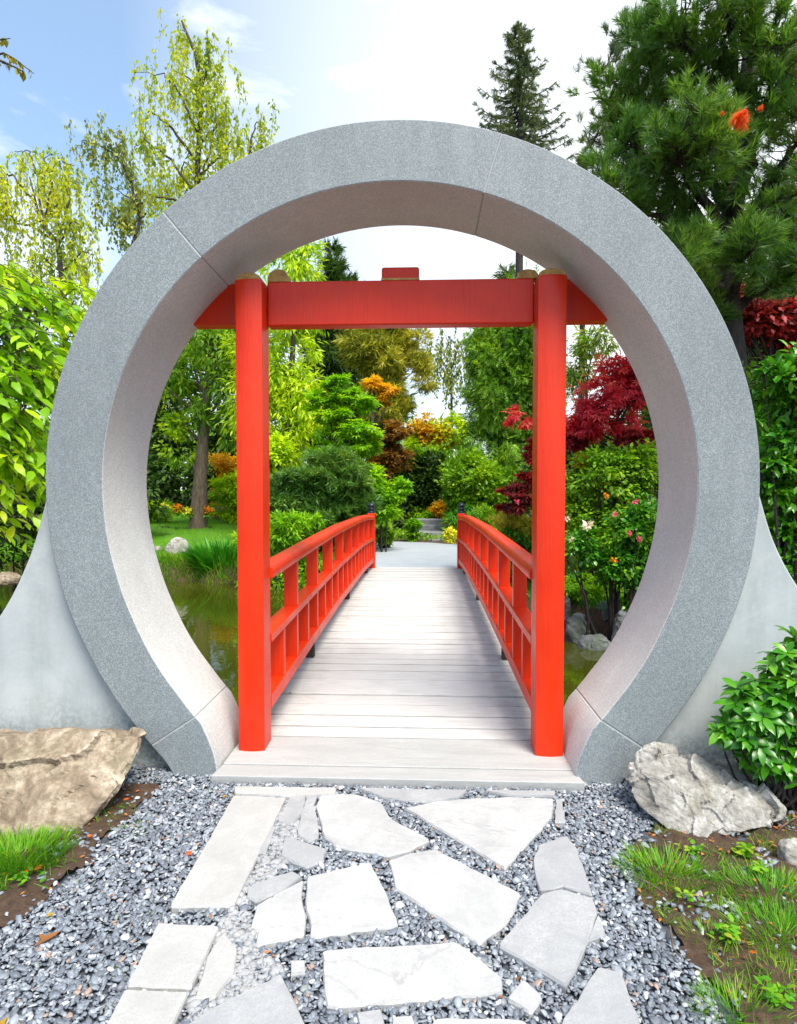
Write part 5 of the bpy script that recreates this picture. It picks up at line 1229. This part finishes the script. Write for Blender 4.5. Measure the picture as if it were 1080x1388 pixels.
# ---------------- fallen leaves
def fallen(px, py, size, mt, seed, lb, narrow=False, z=.016):
    r = np.random.default_rng(seed); c = gp(px, py, z); a_ = r.uniform(0, 6.28); V, T = leaves('narrow' if narrow else 'broad', np.array([[0,0,0.]]), np.array([[math.cos(a_), math.sin(a_), .12]]), np.array([[.1,-.2,1.]]), np.array([size]))
    o = npmesh('fallen_leaf', V, T, G[mt]); o.location = c; props(o, lb, 'leaf', 'fallen leaves')
for i, (px, py, s_, mt, lb, nr) in enumerate([(82,1262,.09,'litter','long reddish brown leaf on the gravel at the left',True),(62,1277,.06,'litter','brown leaf just below the long reddish one',True),(10,1378,.11,'orange','orange tan leaf in the lower left corner',True),(253,1160,.035,'dead','small red leaf on the gravel beside the long granite paver',False),
        (306,1079,.02,'orange','small yellow leaf beside the left end of the threshold',False),(58,1172,.04,'dead','bright red leaf on the soil below the tan boulder',False),(30,1181,.045,'dead','dark red leaf in the grass below the tan boulder',False),(175,1082,.03,'dead','red leaf in the soil beside the gate foot',False),
        (72,1237,.025,'orange','yellow leaf on the left gravel margin',False),(1003,1160,.035,'litter','pale round leaf on the right soil',False),(770,1033,.015,'dead','tiny red petal on the threshold by the right post',False),(118,1135,.025,'dead','small orange red leaf at the foot of the tan boulder',False),(395,939,.02,'brown','small brown leaf on the bridge planks at the left',False),(560,790,.03,'brown','dark fleck of leaf near the far end of the planks',False),(1015,1290,.03,'dead','orange leaf in the right grass',False)]):
    z = .016
    if i == 10: z = .041
    if i == 12: z = .07
    if i == 13: z = .168
    fallen(px, py, s_, mt, 300+i, lb, nr, z)
r = np.random.default_rng(330); PP = []
for P, n in ((soil_polys[0], 200), (soil_polys[1], 340)):
    P_ = np.array(P); x = r.uniform(max(-2.4, P_[:,0].min()), min(2.2, P_[:,0].max()), n*4); y = r.uniform(P_[:,1].min(), P_[:,1].max(), n*4); k = in_poly_np(x, y, P); PP.append(np.stack([x[k][:n], y[k][:n], np.full(len(x[k][:n]), .018)], 1))
xg = r.uniform(-1.6, 1.6, 60); yg = r.uniform(1.7, 3.0, 60); PP.append(np.stack([xg, yg, np.full(60, .016)], 1)); P = np.concatenate(PP)
ok = np.ones(len(P), bool)
for q in poly_w: ok &= ~in_poly_np(P[:,0], P[:,1], q)
P = P[ok]; n = len(P); D = unit(r, n); D[:,2] *= .2
V, T = leaves('broad', P, D, np.tile([0,0,1.],(n,1)) + unit(r, n)*.35, .018*r.uniform(.5,1.3,n)); o = npmesh('leaf_litter', V, T, G['litter']); props(o, 'scattered bits of dry leaf on soil and gravel', 'leaf litter', kind='stuff')
r = np.random.default_rng(335); AA = []
for P, n in ((soil_polys[0], 900), (soil_polys[1], 3000)):
    P_ = np.array(P); x = r.uniform(max(-2.4, P_[:,0].min()), min(2.2, P_[:,0].max()), n*4); y = r.uniform(max(1.6, P_[:,1].min()), P_[:,1].max(), n*4); k = in_poly_np(x, y, P) & (np.sin(x*13+1)*np.sin(y*15+x*5) > .15); AA.append(np.stack([x[k][:n], y[k][:n], np.full(len(x[k][:n]), .004)], 1))
P = np.concatenate(AA); n = len(P); D = unit(r, n)*.8; D[:,2] = np.abs(D[:,2]) + .35
V, T = leaves('blade', P, D, unit(r, n), .045*r.uniform(.4,1.3,n)); o = npmesh('short_grass', V, T, G['grass']); props(o, 'short patchy grass growing through the soil on both sides', 'ground cover', kind='stuff')
# bare twigs in the right soil
for i, (L, lb) in enumerate([([(1078,1108),(1060,1120),(1050,1132)], 'bent dry twig beside the pale boulder'),([(865,1190),(885,1200),(905,1214)], 'dry twig on the gravel margin at the right'),([(908,1255),(912,1285),(925,1300)], 'reddish stalk lying in the right gravel')]):
    V, T = tubes([([gp(px, py, .02 + .02*(j == 1)) for j, (px, py) in enumerate(L)], [.004, .003, .002])], 5); o = npmesh('twig', V, T, M['bark_br']); props(o, lb, 'twig', 'dry twigs on the right')

# ------------------------------------------------------------------ world and light
SUN_EL, SUN_AZ = 60, 150          # azimuth to the right of the view axis (+Y)
w = bpy.data.worlds.new('World'); scn.world = w; w.use_nodes = True; nt = w.node_tree
for n_ in list(nt.nodes): nt.nodes.remove(n_)
sky = nt.nodes.new('ShaderNodeTexSky'); sky.sky_type = 'NISHITA'; sky.sun_disc = False; sky.sun_elevation = R(SUN_EL); sky.sun_rotation = R(SUN_AZ)
sky.air_density = 1.0; sky.dust_density = 1.6; sky.ozone_density = 1.5
bg = nt.nodes.new('ShaderNodeBackground'); bg.inputs['Strength'].default_value = .12
out = nt.nodes.new('ShaderNodeOutputWorld')
tc = nt.nodes.new('ShaderNodeTexCoord'); mp = nt.nodes.new('ShaderNodeMapping'); mp.inputs['Scale'].default_value = (1, 1, 2.2); mp.inputs['Location'].default_value = (.35, .2, .1)
nz = nt.nodes.new('ShaderNodeTexNoise'); nz.inputs['Scale'].default_value = 3.4; nz.inputs['Detail'].default_value = 10; nz.inputs['Roughness'].default_value = .58; nz.inputs['Distortion'].default_value = .4
rp = nt.nodes.new('ShaderNodeValToRGB'); rp.color_ramp.elements[0].position = .43; rp.color_ramp.elements[1].position = .60
# more haze/cloud near the horizon and a white glow painted in to the front right
dp = nt.nodes.new('ShaderNodeVectorMath'); dp.operation = 'DOT_PRODUCT'; sd = (math.sin(R(24))*math.cos(R(26)), math.cos(R(24))*math.cos(R(26)), math.sin(R(26))); dp.inputs[1].default_value = sd
rs = nt.nodes.new('ShaderNodeValToRGB'); rs.color_ramp.elements[0].position = .72; rs.color_ramp.elements[1].position = .97; rs.color_ramp.elements[1].color = (1,1,1,1); rs.color_ramp.elements[0].color = (.15,.15,.15,1)
sx = nt.nodes.new('ShaderNodeSeparateXYZ'); rh = nt.nodes.new('ShaderNodeValToRGB'); rh.color_ramp.elements[0].position = .0; rh.color_ramp.elements[0].color = (.8,.8,.8,1); rh.color_ramp.elements[1].position = .42; rh.color_ramp.elements[1].color = (0,0,0,1)
mx = nt.nodes.new('ShaderNodeMath'); mx.operation = 'MAXIMUM'; mx2 = nt.nodes.new('ShaderNodeMath'); mx2.operation = 'MAXIMUM'
mc = nt.nodes.new('ShaderNodeMix'); mc.data_type = 'RGBA'; mc.inputs[7].default_value = (4.3, 4.5, 4.75, 1)
ml = nt.nodes.new('ShaderNodeMath'); ml.operation = 'MULTIPLY'; ml.inputs[1].default_value = .8
Lk = nt.links.new
Lk(tc.outputs['Generated'], mp.inputs[0]); Lk(mp.outputs[0], nz.inputs['Vector']); Lk(nz.outputs['Fac'], rp.inputs[0]); Lk(tc.outputs['Generated'], dp.inputs[0]); Lk(dp.outputs['Value'], rs.inputs[0])
Lk(tc.outputs['Generated'], sx.inputs[0]); Lk(sx.outputs[2], rh.inputs[0]); Lk(rp.outputs[0], ml.inputs[0]); Lk(ml.outputs[0], mx.inputs[0]); Lk(rs.outputs[0], mx.inputs[1]); Lk(mx.outputs[0], mx2.inputs[0]); Lk(rh.outputs[0], mx2.inputs[1])
Lk(mx2.outputs[0], mc.inputs[0]); tn = nt.nodes.new('ShaderNodeMix'); tn.data_type = 'RGBA'; tn.blend_type = 'MULTIPLY'; tn.inputs[0].default_value = 1; tn.inputs[7].default_value = (.90, 1.10, 1.12, 1); Lk(sky.outputs[0], tn.inputs[6]); Lk(tn.outputs[2], mc.inputs[6]); Lk(mc.outputs[2], bg.inputs[0]); Lk(bg.outputs[0], out.inputs[0])
sl = bpy.data.lights.new('sun', 'SUN'); so = bpy.data.objects.new('sun', sl); col.objects.link(so); sl.energy = 2.7; sl.angle = R(26); sl.color = (1, .93, .80)
dirv = Vector((math.sin(R(SUN_AZ))*math.cos(R(SUN_EL)), math.cos(R(SUN_AZ))*math.cos(R(SUN_EL)), math.sin(R(SUN_EL)))); so.rotation_euler = dirv.to_track_quat('Z', 'Y').to_euler(); so.location = dirv * 50
vs = scn.view_settings; vs.view_transform = 'Standard'; vs.look = 'None'; vs.gamma = 1; vs.exposure = 1.22
scn.cycles.max_bounces = 8
